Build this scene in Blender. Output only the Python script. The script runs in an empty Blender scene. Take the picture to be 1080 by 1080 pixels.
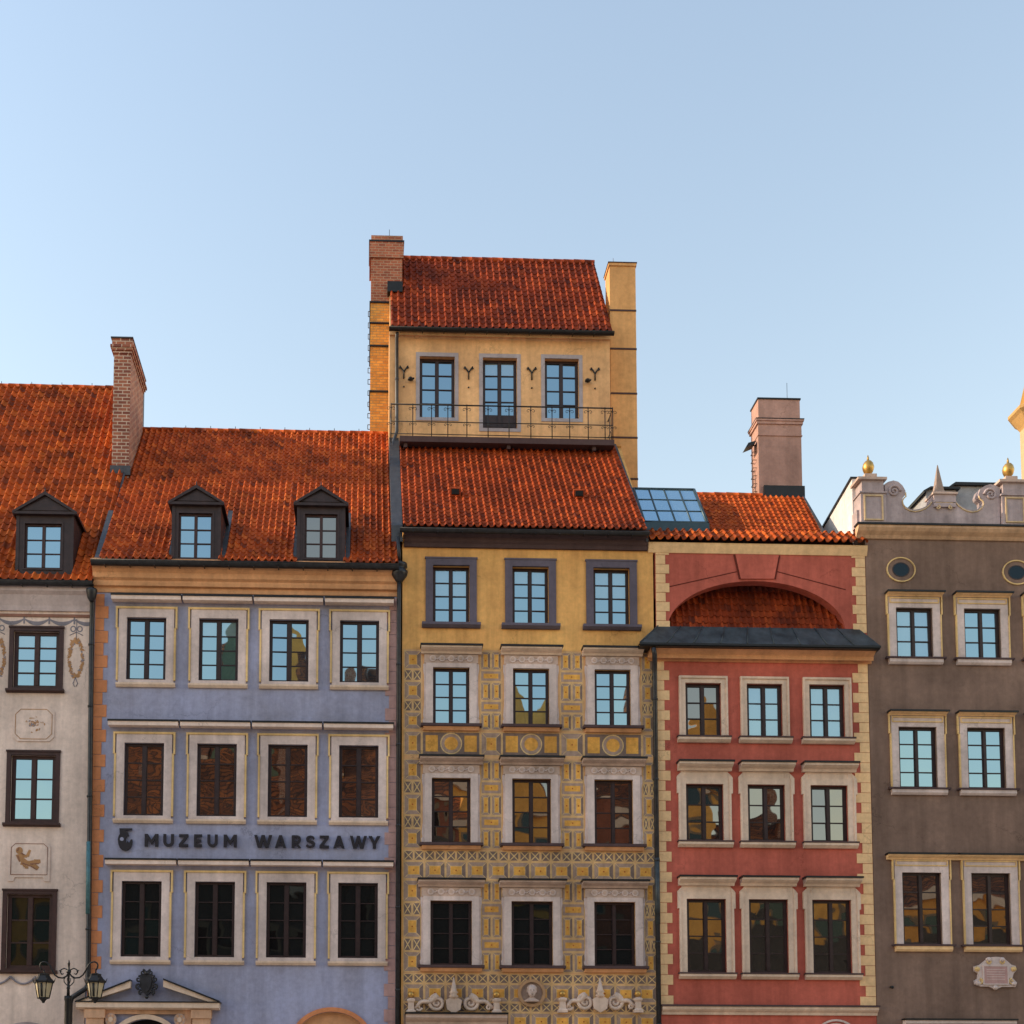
import bpy, bmesh, math, random
from mathutils import Matrix, Vector
S = bpy.context.scene
COL = S.collection
R = math.radians
rng = random.Random(7)

# ------------------------------------------------------------------ camera
PSI, PIT, ROL = R(1.65), 0.0734, 0.0034
F, CX, CY = 1300.0, 419.9, 1064.6            # focal length and principal point, in photo pixels (1080 wide)
EYE = Vector((-1.07, -36.98, 1.70))
rt = Vector((math.cos(PSI), -math.sin(PSI), 0)); fh = Vector((math.sin(PSI), math.cos(PSI), 0))
fw = fh * math.cos(PIT) + Vector((0, 0, 1)) * math.sin(PIT)
up = -fh * math.sin(PIT) + Vector((0, 0, 1)) * math.cos(PIT)
cr = rt * math.cos(ROL) + up * math.sin(ROL); cu = -rt * math.sin(ROL) + up * math.cos(ROL)
cam_d = bpy.data.cameras.new('camera'); cam = bpy.data.objects.new('camera', cam_d); COL.objects.link(cam)
M = Matrix.Identity(4)
for i in range(3):
    M[i][0], M[i][1], M[i][2], M[i][3] = cr[i], cu[i], -fw[i], EYE[i]
cam.matrix_world = M
cam_d.sensor_width = 36; cam_d.lens = 36 * F / 1080
cam_d.shift_x = (540 - CX) / 1080; cam_d.shift_y = (CY - 540) / 1080
cam_d.clip_end = 3000
S.camera = cam

# ------------------------------------------------------------------ sky, sun, exposure
SUN_AZ, SUN_EL = 1.5, 24.0      # degrees behind the row of houses (from straight left), elevation
sd = Vector((-math.cos(R(SUN_AZ)) * math.cos(R(SUN_EL)), math.sin(R(SUN_AZ)) * math.cos(R(SUN_EL)), math.sin(R(SUN_EL))))
W = bpy.data.worlds.new('World'); S.world = W; W.use_nodes = True
nt = W.node_tree; bg = nt.nodes['Background']
sk = nt.nodes.new('ShaderNodeTexSky'); sk.sky_type = 'NISHITA'; sk.sun_disc = False
sk.sun_elevation = R(SUN_EL); sk.sun_rotation = math.atan2(sd.x, sd.y)
sk.air_density = 2.0; sk.dust_density = 0.25; sk.ozone_density = 1.2
tn = nt.nodes.new('ShaderNodeMix'); tn.data_type = 'RGBA'; tn.blend_type = 'MULTIPLY'; tn.inputs[0].default_value = 1; tn.inputs[7].default_value = (1.08, .962, .965, 1)
nt.links.new(sk.outputs[0], tn.inputs[6]); nt.links.new(tn.outputs[2], bg.inputs[0]); bg.inputs[1].default_value = 0.15
sl = bpy.data.lights.new('sun', 'SUN'); sl.energy = 2.6; sl.angle = R(0.6); sl.color = (1.0, 0.80, 0.56)
so = bpy.data.objects.new('sun', sl); COL.objects.link(so); so.rotation_euler = sd.to_track_quat('Z', 'Y').to_euler()
so.location = (0, 0, 60)
S.view_settings.view_transform = 'Standard'; S.view_settings.look = 'None'
S.view_settings.exposure = 0.95; S.view_settings.gamma = 1; S.view_settings.use_curve_mapping = False

# ------------------------------------------------------------------ helpers
def at(px, py, y=0.0):
    """(x, z) of the point of the upright plane at depth y that lies behind a photo position."""
    d = fw * F + cr * (px - CX) + cu * (CY - py)
    t = (y - EYE.y) / d.y
    return EYE.x + d.x * t, EYE.z + d.z * t
def X(px, py, y=0.0): return at(px, py, y)[0]
def Z(px, py, y=0.0): return at(px, py, y)[1]
def C(r, g, b):
    f = lambda c: (c / 255 / 12.92) if c / 255 < 0.04045 else ((c / 255 + .055) / 1.055) ** 2.4
    return (f(r), f(g), f(b), 1)

class MB:
    def __init__(s): s.v = []; s.f = []; s.m = []; s.sm = []
    def face(s, pts, m=0, smooth=False):
        n = len(s.v); s.v += [tuple(p) for p in pts]; s.f.append(tuple(range(n, n + len(pts)))); s.m.append(m); s.sm.append(smooth)
    def poly(s, vs, fs, m=0, smooth=False):
        n = len(s.v); s.v += [tuple(p) for p in vs]
        for f in fs: s.f.append(tuple(i + n for i in f)); s.m.append(m); s.sm.append(smooth)
    def box(s, x0, x1, y0, y1, z0, z1, m=0):
        if x0 > x1: x0, x1 = x1, x0
        if z0 > z1: z0, z1 = z1, z0
        if y0 > y1: y0, y1 = y1, y0
        v = [(x, y, z) for z in (z0, z1) for y in (y0, y1) for x in (x0, x1)]
        s.poly(v, [(0, 2, 3, 1), (4, 5, 7, 6), (0, 1, 5, 4), (2, 6, 7, 3), (0, 4, 6, 2), (1, 3, 7, 5)], m)
    def prism(s, pts, y0, y1, m=0, smooth=False):
        """outline in (x, z), thickness from y0 to y1"""
        a = sum(pts[i][0] * pts[(i + 1) % len(pts)][1] - pts[(i + 1) % len(pts)][0] * pts[i][1] for i in range(len(pts)))
        if a < 0: pts = pts[::-1]
        n = len(pts)
        s.face([(x, y0, z) for x, z in pts], m)
        s.face([(x, y1, z) for x, z in pts[::-1]], m)
        for i in range(n):
            (a, b), (c, d) = pts[i], pts[(i + 1) % n]
            s.face([(a, y0, b), (a, y1, b), (c, y1, d), (c, y0, d)], m, smooth)
    def prof(s, pr, x0, x1, m=0):
        """profile in (y, z) run along x"""
        n = len(pr)
        s.face([(x0, y, z) for y, z in pr], m); s.face([(x1, y, z) for y, z in pr[::-1]], m)
        for i in range(n):
            (a, b), (c, d) = pr[i], pr[(i + 1) % n]
            s.face([(x0, a, b), (x1, a, b), (x1, c, d), (x0, c, d)], m)
    def tube(s, pts, r, m=0, n=8, taper=None, caps=True):
        pts = [Vector(p) for p in pts]; base = len(s.v); k = len(pts); prev = None
        for i, p in enumerate(pts):
            t = (pts[min(i + 1, k - 1)] - pts[max(i - 1, 0)]).normalized()
            a = prev if prev is not None else (Vector((0, 1, 0)) if abs(t.y) < .9 else Vector((1, 0, 0)))
            u = (a - t * a.dot(t)).normalized(); w = t.cross(u); prev = u
            rr = r if taper is None else r + (taper - r) * i / (k - 1)
            for j in range(n):
                an = 2 * math.pi * j / n; s.v.append(tuple(p + (u * math.cos(an) + w * math.sin(an)) * rr))
        for i in range(k - 1):
            for j in range(n):
                s.f.append((base + i * n + j, base + i * n + (j + 1) % n, base + (i + 1) * n + (j + 1) % n, base + (i + 1) * n + j)); s.m.append(m); s.sm.append(True)
        if caps:
            s.f.append(tuple(base + j for j in range(n))); s.m.append(m); s.sm.append(False)
            s.f.append(tuple(base + (k - 1) * n + j for j in reversed(range(n)))); s.m.append(m); s.sm.append(False)
    def lathe(s, pr, c, m=0, n=16, rot=0.0, smooth=True, flat=1.0):
        """profile of (radius, z) turned about an upright axis through c"""
        base = len(s.v); k = len(pr)
        for r, z in pr:
            for j in range(n):
                an = 2 * math.pi * j / n + rot
                s.v.append((c[0] + r * math.cos(an), c[1] + r * math.sin(an) * flat, c[2] + z))
        for i in range(k - 1):
            for j in range(n):
                s.f.append((base + i * n + j, base + i * n + (j + 1) % n, base + (i + 1) * n + (j + 1) % n, base + (i + 1) * n + j)); s.m.append(m); s.sm.append(smooth)
        s.f.append(tuple(base + j for j in reversed(range(n)))); s.m.append(m); s.sm.append(False)
        s.f.append(tuple(base + (k - 1) * n + j for j in range(n))); s.m.append(m); s.sm.append(False)
    def disc(s, cx, cz, rx, rz, y0, y1, m=0, n=28, smooth=True):
        s.prism([(cx + rx * math.cos(2 * math.pi * i / n), cz + rz * math.sin(2 * math.pi * i / n)) for i in range(n)], y0, y1, m, smooth)
    def ring(s, cx, cz, rx, rz, w, y0, y1, m=0, n=32, a0=0.0, a1=360.0):
        full = a1 - a0 >= 359.9
        for i in range(n):
            a, b = R(a0 + (a1 - a0) * i / n), R(a0 + (a1 - a0) * (i + 1) / n)
            o = [(cx + rx * math.cos(t), cz + rz * math.sin(t)) for t in (a, b)]
            q = [(cx + (rx - w) * math.cos(t), cz + (rz - w) * math.sin(t)) for t in (a, b)]
            s.face([(q[0][0], y0, q[0][1]), (o[0][0], y0, o[0][1]), (o[1][0], y0, o[1][1]), (q[1][0], y0, q[1][1])], m)
            s.face([(o[0][0], y0, o[0][1]), (o[0][0], y1, o[0][1]), (o[1][0], y1, o[1][1]), (o[1][0], y0, o[1][1])], m, True)
            s.face([(q[1][0], y0, q[1][1]), (q[1][0], y1, q[1][1]), (q[0][0], y1, q[0][1]), (q[0][0], y0, q[0][1])], m, True)
            if not full and i in (0, n - 1):
                e = 0 if i == 0 else 1
                s.face([(q[e][0], y0, q[e][1]), (q[e][0], y1, q[e][1]), (o[e][0], y1, o[e][1]), (o[e][0], y0, o[e][1])], m)
    def sphere(s, c, r, m=0, sz=1.0, n=14, k=9):
        s.lathe([(max(1e-3, r * math.sin(math.pi * i / k)), -r * sz * math.cos(math.pi * i / k)) for i in range(k + 1)], c, m, n)
    def frame(s, x0, x1, z0, z1, l, r, t, b, y0, y1, m=0):
        """rectangular frame round the opening x0..x1, z0..z1: strips butted end to end"""
        s.box(x0 - l, x0, y0, y1, z0, z1, m); s.box(x1, x1 + r, y0, y1, z0, z1, m)
        if t: s.box(x0 - l, x1 + r, y0, y1, z1, z1 + t, m)
        if b: s.box(x0 - l, x1 + r, y0, y1, z0 - b, z0, m)
    def wall(s, x0, x1, z0, z1, holes, y=0.0, dep=0.24, m=0):
        """wall face with real openings and their reveals; holes are (x0, x1, z0, z1)"""
        xs = sorted({x0, x1, *[h[0] for h in holes], *[h[1] for h in holes]}); zs = sorted({z0, z1, *[h[2] for h in holes], *[h[3] for h in holes]})
        xs = [v for v in xs if x0 <= v <= x1]; zs = [v for v in zs if z0 <= v <= z1]
        for i in range(len(xs) - 1):
            for j in range(len(zs) - 1):
                a, b, c, d = xs[i], xs[i + 1], zs[j], zs[j + 1]; mx, mz = (a + b) / 2, (c + d) / 2
                if any(h[0] < mx < h[1] and h[2] < mz < h[3] for h in holes): continue
                s.face([(a, y, c), (b, y, c), (b, y, d), (a, y, d)], m)
        for a, b, c, d in holes:
            e = y + dep
            s.face([(a, y, c), (a, e, c), (a, e, d), (a, y, d)], m); s.face([(b, y, c), (b, y, d), (b, e, d), (b, e, c)], m)
            s.face([(a, y, d), (a, e, d), (b, e, d), (b, y, d)], m); s.face([(a, y, c), (b, y, c), (b, e, c), (a, e, c)], m)
    def build(s, name, mats, parent=None, weld=True):
        o0 = origin(parent)
        me = bpy.data.meshes.new(name)
        me.from_pydata([(v[0] - o0.x, v[1] - o0.y, v[2] - o0.z) for v in s.v], [], s.f)
        if not isinstance(mats, (list, tuple)): mats = [mats]
        for m in mats: me.materials.append(m)
        me.polygons.foreach_set('material_index', s.m); me.polygons.foreach_set('use_smooth', s.sm)
        if weld:
            bm = bmesh.new(); bm.from_mesh(me)
            bmesh.ops.recalc_face_normals(bm, faces=bm.faces); bm.to_mesh(me); bm.free()
        me.update()
        o = bpy.data.objects.new(name, me); COL.objects.link(o); o.parent = parent
        return o
def origin(o):
    v = Vector((0, 0, 0))
    while o is not None: v += Vector(o.location); o = o.parent
    return v
def tag(o, label, cat, group=None, kind=None):
    if label: o['label'] = label
    if cat: o['category'] = cat
    if group: o['group'] = group
    if kind: o['kind'] = kind
    return o
def thing(name, loc, label, cat, group=None):
    o = bpy.data.objects.new(name, None); COL.objects.link(o); o.location = loc; o.empty_display_size = .5
    return tag(o, label, cat, group)

# ------------------------------------------------------------------ materials
def newmat(name):
    m = bpy.data.materials.new(name); m.use_nodes = True; nt = m.node_tree
    return m, nt, nt.nodes['Principled BSDF']
def N(nt, t, **kw):
    n = nt.nodes.new(t)
    for k, v in kw.items():
        if k in ('Scale', 'Detail', 'Roughness', 'Distortion', 'Strength', 'Distance'): n.inputs[k].default_value = v
        else: setattr(n, k, v)
    return n
def mixc(nt, fac, a, b, mode='MIX'):
    n = nt.nodes.new('ShaderNodeMix'); n.data_type = 'RGBA'; n.blend_type = mode
    for sock, v in ((0, fac), (6, a), (7, b)):
        if isinstance(v, bpy.types.NodeSocket): nt.links.new(v, n.inputs[sock])
        else: n.inputs[sock].default_value = v
    return n.outputs[2]
def ramp(nt, fac, stops):
    n = nt.nodes.new('ShaderNodeValToRGB'); e = n.color_ramp.elements
    while len(e) < len(stops): e.new(.5)
    for i, (p, c) in enumerate(stops): e[i].position = p; e[i].color = c if len(c) == 4 else (*c, 1)
    nt.links.new(fac, n.inputs[0]); return n.outputs[0]
def mapping(nt, scale):
    tc = nt.nodes.new('ShaderNodeTexCoord'); mp = nt.nodes.new('ShaderNodeMapping'); mp.inputs['Scale'].default_value = scale
    nt.links.new(tc.outputs['Object'], mp.inputs[0]); return mp.outputs[0]
def noise(nt, scale, detail=6, rough=.6, vec=(1, 1, 1), dist=0.0):
    n = N(nt, 'ShaderNodeTexNoise', Scale=scale, Detail=detail, Roughness=rough, Distortion=dist); nt.links.new(mapping(nt, vec), n.inputs[0]); return n.outputs['Fac']
g4 = lambda v: (v, v, v, 1)
def stucco(name, col, var=.25, streak=.25, bump=.25, rough=.9, tint=(1, 1, 1), grain=.12):
    m, nt, b = newmat(name)
    lo = tuple(c * (1 - var) * t for c, t in zip(col[:3], tint)) + (1,); hi = tuple(min(1, c * (1 + var * .5)) for c in col[:3]) + (1,)
    c = ramp(nt, noise(nt, .55, 8, .62), [(.32, lo), (.68, hi)])
    c = mixc(nt, 1, c, ramp(nt, noise(nt, 1.0, 6, .65, (2.2, 2.2, .16)), [(.3, g4(1 - streak)), (.62, g4(1))]), 'MULTIPLY')
    c = mixc(nt, 1, c, ramp(nt, noise(nt, 6, 5, .7), [(.3, g4(1 - grain)), (.7, g4(1 + grain))]), 'MULTIPLY')
    vc = nt.nodes.new('ShaderNodeTexVoronoi'); vc.feature = 'DISTANCE_TO_EDGE'; vc.inputs['Scale'].default_value = .42
    nz = N(nt, 'ShaderNodeTexNoise', Scale=1.6, Detail=5, Roughness=.65); mp_ = mapping(nt, (1, 1, 1)); nt.links.new(mp_, nz.inputs[0])
    va = nt.nodes.new('ShaderNodeVectorMath'); va.operation = 'MULTIPLY_ADD'; nt.links.new(nz.outputs['Color'], va.inputs[0]); va.inputs[1].default_value = (1.1, 1.1, 1.1); nt.links.new(mp_, va.inputs[2]); nt.links.new(va.outputs[0], vc.inputs[0])
    ck = ramp(nt, vc.outputs['Distance'], [(.0, g4(.62)), (.010, g4(1))])
    c = mixc(nt, ramp(nt, noise(nt, .35, 3), [(.5, g4(0)), (.6, g4(.8))]), c, mixc(nt, 1, c, ck, 'MULTIPLY'))
    c = mixc(nt, 1, c, ramp(nt, noise(nt, .23, 4, .6), [(.36, g4(1 - streak * .55)), (.64, g4(1 + streak * .22))]), 'MULTIPLY')
    nt.links.new(c, b.inputs['Base Color']); b.inputs['Roughness'].default_value = rough; b.inputs['Specular IOR Level'].default_value = .2
    if bump:
        bp = N(nt, 'ShaderNodeBump', Strength=bump, Distance=.02); nt.links.new(noise(nt, 14, 6, .7), bp.inputs['Height']); nt.links.new(bp.outputs[0], b.inputs['Normal'])
    return m
def plain(name, col, rough=.6, metal=0.0, var=.2, spec=.4, sc=5):
    m, nt, b = newmat(name)
    lo = tuple(c * (1 - var) for c in col[:3]) + (1,); hi = tuple(min(1, c * (1 + var)) for c in col[:3]) + (1,)
    nt.links.new(ramp(nt, noise(nt, sc, 5, .65), [(.3, lo), (.7, hi)]), b.inputs['Base Color'])
    b.inputs['Roughness'].default_value = rough; b.inputs['Metallic'].default_value = metal; b.inputs['Specular IOR Level'].default_value = spec
    return m
def tilemat(name, dark, mid, bright, blot=.55):
    m, nt, b = newmat(name)
    g = nt.nodes.new('ShaderNodeNewGeometry')
    c = ramp(nt, g.outputs['Random Per Island'], [(0.0, tuple(x * .35 + y * .5 for x, y in zip(mid[:3], dark[:3]))), (.12, tuple(x * .78 for x in mid[:3])), (.5, mid), (.9, tuple(x * .5 + y * .5 for x, y in zip(mid[:3], bright[:3]))), (1, bright)])
    c = mixc(nt, 1, c, ramp(nt, noise(nt, .7, 7, .7), [(.34, g4(1 - blot)), (.56, g4(1))]), 'MULTIPLY')
    c = mixc(nt, ramp(nt, noise(nt, 3.2, 6, .72), [(.54, g4(0)), (.76, g4(.55))]), c, (.05, .022, .018, 1))
    nt.links.new(c, b.inputs['Base Color']); b.inputs['Roughness'].default_value = .7; b.inputs['Specular IOR Level'].default_value = .14
    return m
def brickmat(name, c1, c2, mort, sx=1.0):
    m, nt, b = newmat(name)
    tc = nt.nodes.new('ShaderNodeTexCoord'); sp = nt.nodes.new('ShaderNodeSeparateXYZ'); nt.links.new(tc.outputs['Object'], sp.inputs[0])
    ad = N(nt, 'ShaderNodeMath', operation='ADD'); nt.links.new(sp.outputs[0], ad.inputs[0]); nt.links.new(sp.outputs[1], ad.inputs[1])
    cb = nt.nodes.new('ShaderNodeCombineXYZ'); nt.links.new(ad.outputs[0], cb.inputs[0]); nt.links.new(sp.outputs[2], cb.inputs[1])
    br = nt.nodes.new('ShaderNodeTexBrick'); nt.links.new(cb.outputs[0], br.inputs[0])
    br.inputs['Color1'].default_value = c1; br.inputs['Color2'].default_value = c2; br.inputs['Mortar'].default_value = mort
    br.inputs['Scale'].default_value = 1; br.inputs['Brick Width'].default_value = .26 * sx; br.inputs['Row Height'].default_value = .105 * sx
    br.inputs['Mortar Size'].default_value = .014 * sx; br.inputs['Bias'].default_value = -.1
    c = mixc(nt, 1, br.outputs['Color'], ramp(nt, noise(nt, 1.3, 6, .7), [(.3, g4(.6)), (.65, g4(1.05))]), 'MULTIPLY')
    nt.links.new(c, b.inputs['Base Color']); b.inputs['Roughness'].default_value = .9
    bp = N(nt, 'ShaderNodeBump', Strength=.6, Distance=.015); bp.invert = True; nt.links.new(br.outputs['Fac'], bp.inputs['Height']); nt.links.new(bp.outputs[0], b.inputs['Normal'])
    return m
def glassmat(name, inner, refl, wav=.03, tint=(.58, .84, 1, 1)):
    m = bpy.data.materials.new(name); m.use_nodes = True; nt = m.node_tree; nt.nodes.clear()
    out = nt.nodes.new('ShaderNodeOutputMaterial'); mx = nt.nodes.new('ShaderNodeMixShader'); df = nt.nodes.new('ShaderNodeBsdfDiffuse'); gl = nt.nodes.new('ShaderNodeBsdfGlossy')
    df.inputs[0].default_value = inner; gl.inputs[0].default_value = tint; gl.inputs[1].default_value = .015; mx.inputs[0].default_value = refl
    bp = N(nt, 'ShaderNodeBump', Strength=wav, Distance=.12); nt.links.new(noise(nt, 1.1, 1.0, .4, dist=.4), bp.inputs['Height']); nt.links.new(bp.outputs[0], gl.inputs['Normal'])
    nt.links.new(df.outputs[0], mx.inputs[1]); nt.links.new(gl.outputs[0], mx.inputs[2]); nt.links.new(mx.outputs[0], out.inputs[0])
    return m

cream_w = stucco('cream plaster', (.84, .67, .59, 1), .18, .26)
lilac_w = stucco('lilac plaster', (.38, .40, .585, 1), .20, .24, tint=(1.08, 1.02, .92))
yellow_w = stucco('yellow plaster', (.99, .50, .17, 1), .24, .32)
tower_w = stucco('pale yellow plaster', (.96, .545, .27, 1), .18, .26)
red_w = stucco('red plaster', (.60, .148, .105, 1), .24, .28)
brown_w = stucco('brown plaster', (.272, .176, .137, 1), .28, .30)
stone_l = stucco('pale lilac stone', (.76, .62, .585, 1), .25, .25)
stone_c = stucco('cream stone', (.80, .61, .48, 1), .18, .2)
stone_p = stucco('pale pink stone', (.84, .66, .58, 1), .12, .12)
stone_g = stucco('grey weathered stone', (.52, .42, .43, 1), .4, .35)
stone_h = stucco('stained hood stone', (.64, .475, .40, 1), .3, .25)
grey_s = stucco('slate grey surround', (.145, .125, .165, 1), .2, .15)
tgrey_s = stucco('light grey surround', (.44, .39, .42, 1), .15, .1)
orange_s = stucco('orange quoin paint', (.74, .29, .13, 1), .2, .2)
ochre_s = stucco('ochre cornice paint', (.80, .415, .21, 1), .2, .2)
gild = stucco('ochre gilt line', (.88, .60, .28, 1), .35, .2)
quoin_c = stucco('cream quoin paint', (.92, .61, .33, 1), .15, .15)
pquoin = stucco('pink quoin paint', (.54, .33, .31, 1), .2, .2)
white_w = stucco('white plaster', (.78, .74, .74, 1), .15, .3)
pink_w = stucco('pink chimney render', (.52, .31, .26, 1), .25, .25)
dkbrown_c = stucco('dark brown cornice paint', (.095, .060, .062, 1), .15, .15)
timber = plain('dark brown timber', (.030, .014, .014, 1), .45, 0, .3, .4)
timber_r = plain('red brown timber', (.045, .017, .015, 1), .5, 0, .3, .4)
dormer_m = plain('brown dormer metal', (.036, .020, .021, 1), .55, .0, .35, .4)
black_m = plain('black metal', (.012, .012, .014, 1), .45, .3, .3, .5)
lead = plain('grey lead flashing', (.055, .057, .066, 1), .5, .3, .35, .5)
zinc = plain('zinc gutter', (.035, .036, .042, 1), .4, .5, .4, .5)
patina = plain('patinated copper sheet', (.046, .057, .066, 1), .5, .3, .65, .5, 2.2)
verdi = plain('blue green copper', (.06, .16, .19, 1), .5, .2, .4, .5)
joint = plain('dark joint', (.05, .025, .018, 1), .9)
gold = plain('gilded metal', (.52, .31, .09, 1), .42, .8, .2, .5)
tile_a = tilemat('orange pantile', (.055, .022, .018, 1), (.46, .080, .012, 1), (.70, .155, .020, 1))
tile_b = tilemat('red pantile', (.06, .022, .018, 1), (.47, .080, .015, 1), (.66, .145, .025, 1), .5)
tile_d = tilemat('brown red pantile', (.05, .018, .014, 1), (.33, .052, .011, 1), (.48, .085, .016, 1), .45)
tile_c = tilemat('dark red pantile', (.05, .018, .016, 1), (.27, .040, .010, 1), (.42, .072, .015, 1), .55)
brick_r = brickmat('red brick', (.40, .14, .08, 1), (.20, .06, .045, 1), (.62, .46, .36, 1), 1.15)
brick_d = brickmat('dark red brick', (.50, .155, .08, 1), (.30, .08, .045, 1), (.50, .30, .20, 1), .95)
brick_y = brickmat('yellow brick', (.88, .42, .08, 1), (.60, .24, .045, 1), (.50, .30, .12, 1), .95)
glass_hi = glassmat('window glass', (.018, .022, .028, 1), .46)
glass_lo = glassmat('old wavy window glass', (.012, .010, .010, 1), .27, .05, (1, .95, .88, 1))
glass_dk = glassmat('dark window glass', (.010, .009, .009, 1), .07, .03)
glass_bk = glassmat('black window glass', (.008, .007, .008, 1), .035, .03)
glass_cu = glassmat('window glass over white blinds', (.19, .23, .26, 1), .40, .03)
sg_base = stucco('sgraffito ground', (.77, .44, .215, 1), .22, .2)
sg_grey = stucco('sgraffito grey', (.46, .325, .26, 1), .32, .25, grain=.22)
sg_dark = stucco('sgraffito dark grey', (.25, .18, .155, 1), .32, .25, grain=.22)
sg_yel = stucco('sgraffito yellow', (.92, .445, .10, 1), .34, .3, grain=.22)
sg_line = stucco('sgraffito ochre line', (.90, .60, .29, 1), .35, .3, grain=.22)
sg_red = plain('sgraffito red dot', (.35, .07, .02, 1), .9)
paint_b = stucco('faded blue paint', (.27, .25, .29, 1), .3, .2)
paint_o = stucco('faded orange paint', (.50, .27, .13, 1), .4, .2)
paint_n = stucco('brown line paint', (.30, .15, .11, 1), .25, .2)
lampglass = plain('milky lantern glass', (.50, .42, .28, 1), .25, 0, .1, .5)
sign_m = plain('charcoal sign letters', (.016, .012, .018, 1), .5, 0, .2, .4)
black_v = plain('dark interior', (.008, .007, .007, 1), .9)

# ------------------------------------------------------------------ building blocks
def tiles(mb, xl0, xl1, xr0, xr1, eave, ridge, w=.21, e=.33, amp=1.0, m=0, kick=0.0, skip=()):
    """rows of pantiles, each its own shell, on the slope from eave (y, z) to ridge (y, z)"""
    dy, dz = ridge[0] - eave[0], ridge[1] - eave[1]; L = math.hypot(dy, dz); ty, tz = dy / L, dz / L; ny, nz = -tz, ty
    prof = [(0, .040), (.10, .076), (.22, .086), (.34, .062), (.44, .016), (.62, .0), (.84, .008), (1, .040)]
    x0 = min(xl0, xl1); nc = int(math.ceil((max(xr0, xr1) - x0) / w)); nr = int(math.ceil(L / e))
    for j in range(nr):
        s0, s1 = j * e, min(j * e + e + .05, L)
        if s1 - s0 < .05: continue
        for i in range(nc):
            a = x0 + i * w + rng.uniform(-.006, .006); sm = (s0 + s1) / 2 / L
            lf, rg = xl0 + (xl1 - xl0) * sm, xr0 + (xr1 - xr0) * sm
            if a + w < lf + .02 or a > rg - .02: continue
            if any(p < a + w * .5 < q and y_ < eave[0] + ty * s1 < y_ + 1.0 for p, q, y_ in skip): continue
            so_, lift = rng.uniform(-.012, .012), rng.uniform(-.004, .007); vs = []
            for (s, base) in ((s1, -.004), (s0 + so_, .024 + lift), (s0 + so_ - .004, .0)):
                for (q, h) in prof:
                    xx = a + q * w; l2, r2 = xl0 + (xl1 - xl0) * s / L, xr0 + (xr1 - xr0) * s / L
                    xx = min(max(xx, l2), r2); hh = h * amp + base + kick * max(0, 1 - s / 1.1) ** 2
                    vs.append((xx, eave[0] + ty * s + ny * hh, eave[1] + tz * s + nz * hh))
            n = len(prof)
            mb.poly(vs[:2 * n], [(k, n + k, n + k + 1, k + 1) for k in range(n - 1)], m, True)
            mb.poly(vs[n:], [(k, n + k, n + k + 1, k + 1) for k in range(n - 1)], m, False)
def ridge_caps(mb, x0, x1, y, z, m=0, r=.11, step=.38):
    k = int((x1 - x0) / step)
    for i in range(k):
        a = x0 + i * (x1 - x0) / k; b = a + (x1 - x0) / k + .02
        mb.tube([(a, y, z), (b, y, z - .012)], r + rng.uniform(-.005, .008), m, 8)
def roof(parent, xl0, xl1, xr0, xr1, eave, ridge, back, mat, w=.21, e=.33, amp=1.0, caps=True, kick=0.0, name='roof', skip=()):
    mb = MB(); tiles(mb, xl0, xl1, xr0, xr1, eave, ridge, w, e, amp, 0, kick, skip)
    d = .03
    mb.face([(xl0, eave[0] + .03, eave[1] - d), (xr0, eave[0] + .03, eave[1] - d), (xr1, ridge[0] + .03, ridge[1] - d), (xl1, ridge[0] + .03, ridge[1] - d)], 1)
    mb.face([(xl1, ridge[0] + .03, ridge[1] - d), (xr1, ridge[0] + .03, ridge[1] - d), (xr1, back[0], back[1]), (xl1, back[0], back[1])], 1)
    if caps: ridge_caps(mb, xl1, xr1, ridge[0], ridge[1] + .01, 0)
    return mb.build(name, [mat, joint], parent, weld=False)
def gutter(parent, x0, x1, y, z, r=.085, mat=None):
    mb = MB(); k = 9
    for i in range(k):
        a, b = math.pi + math.pi * i / k, math.pi + math.pi * (i + 1) / k
        for rr in (r, r - .012):
            mb.face([(x0, y + rr * math.cos(a), z + rr * math.sin(a)), (x1, y + rr * math.cos(a), z + rr * math.sin(a)), (x1, y + rr * math.cos(b), z + rr * math.sin(b)), (x0, y + rr * math.cos(b), z + rr * math.sin(b))], 0, True)
    mb.tube([(x0, y - r, z), (x1, y - r, z)], .014, 0, 6)
    xx = x0 + .4
    while xx < x1: mb.box(xx, xx + .03, y - r - .006, y + r, z - r - .014, z - r + .004); xx += .75
    return mb.build('gutter', mat or zinc, parent)
def pipe(parent, pts, r=.055, mats=None, bands=()):
    mb = MB(); mb.tube(pts, r, 0, 10)
    for (x, y, z) in bands: mb.tube([(x, y, z - .03), (x, y, z + .03)], r + .014, 0, 10)
    return mb.build('downpipe', mats or zinc, parent)
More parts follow.
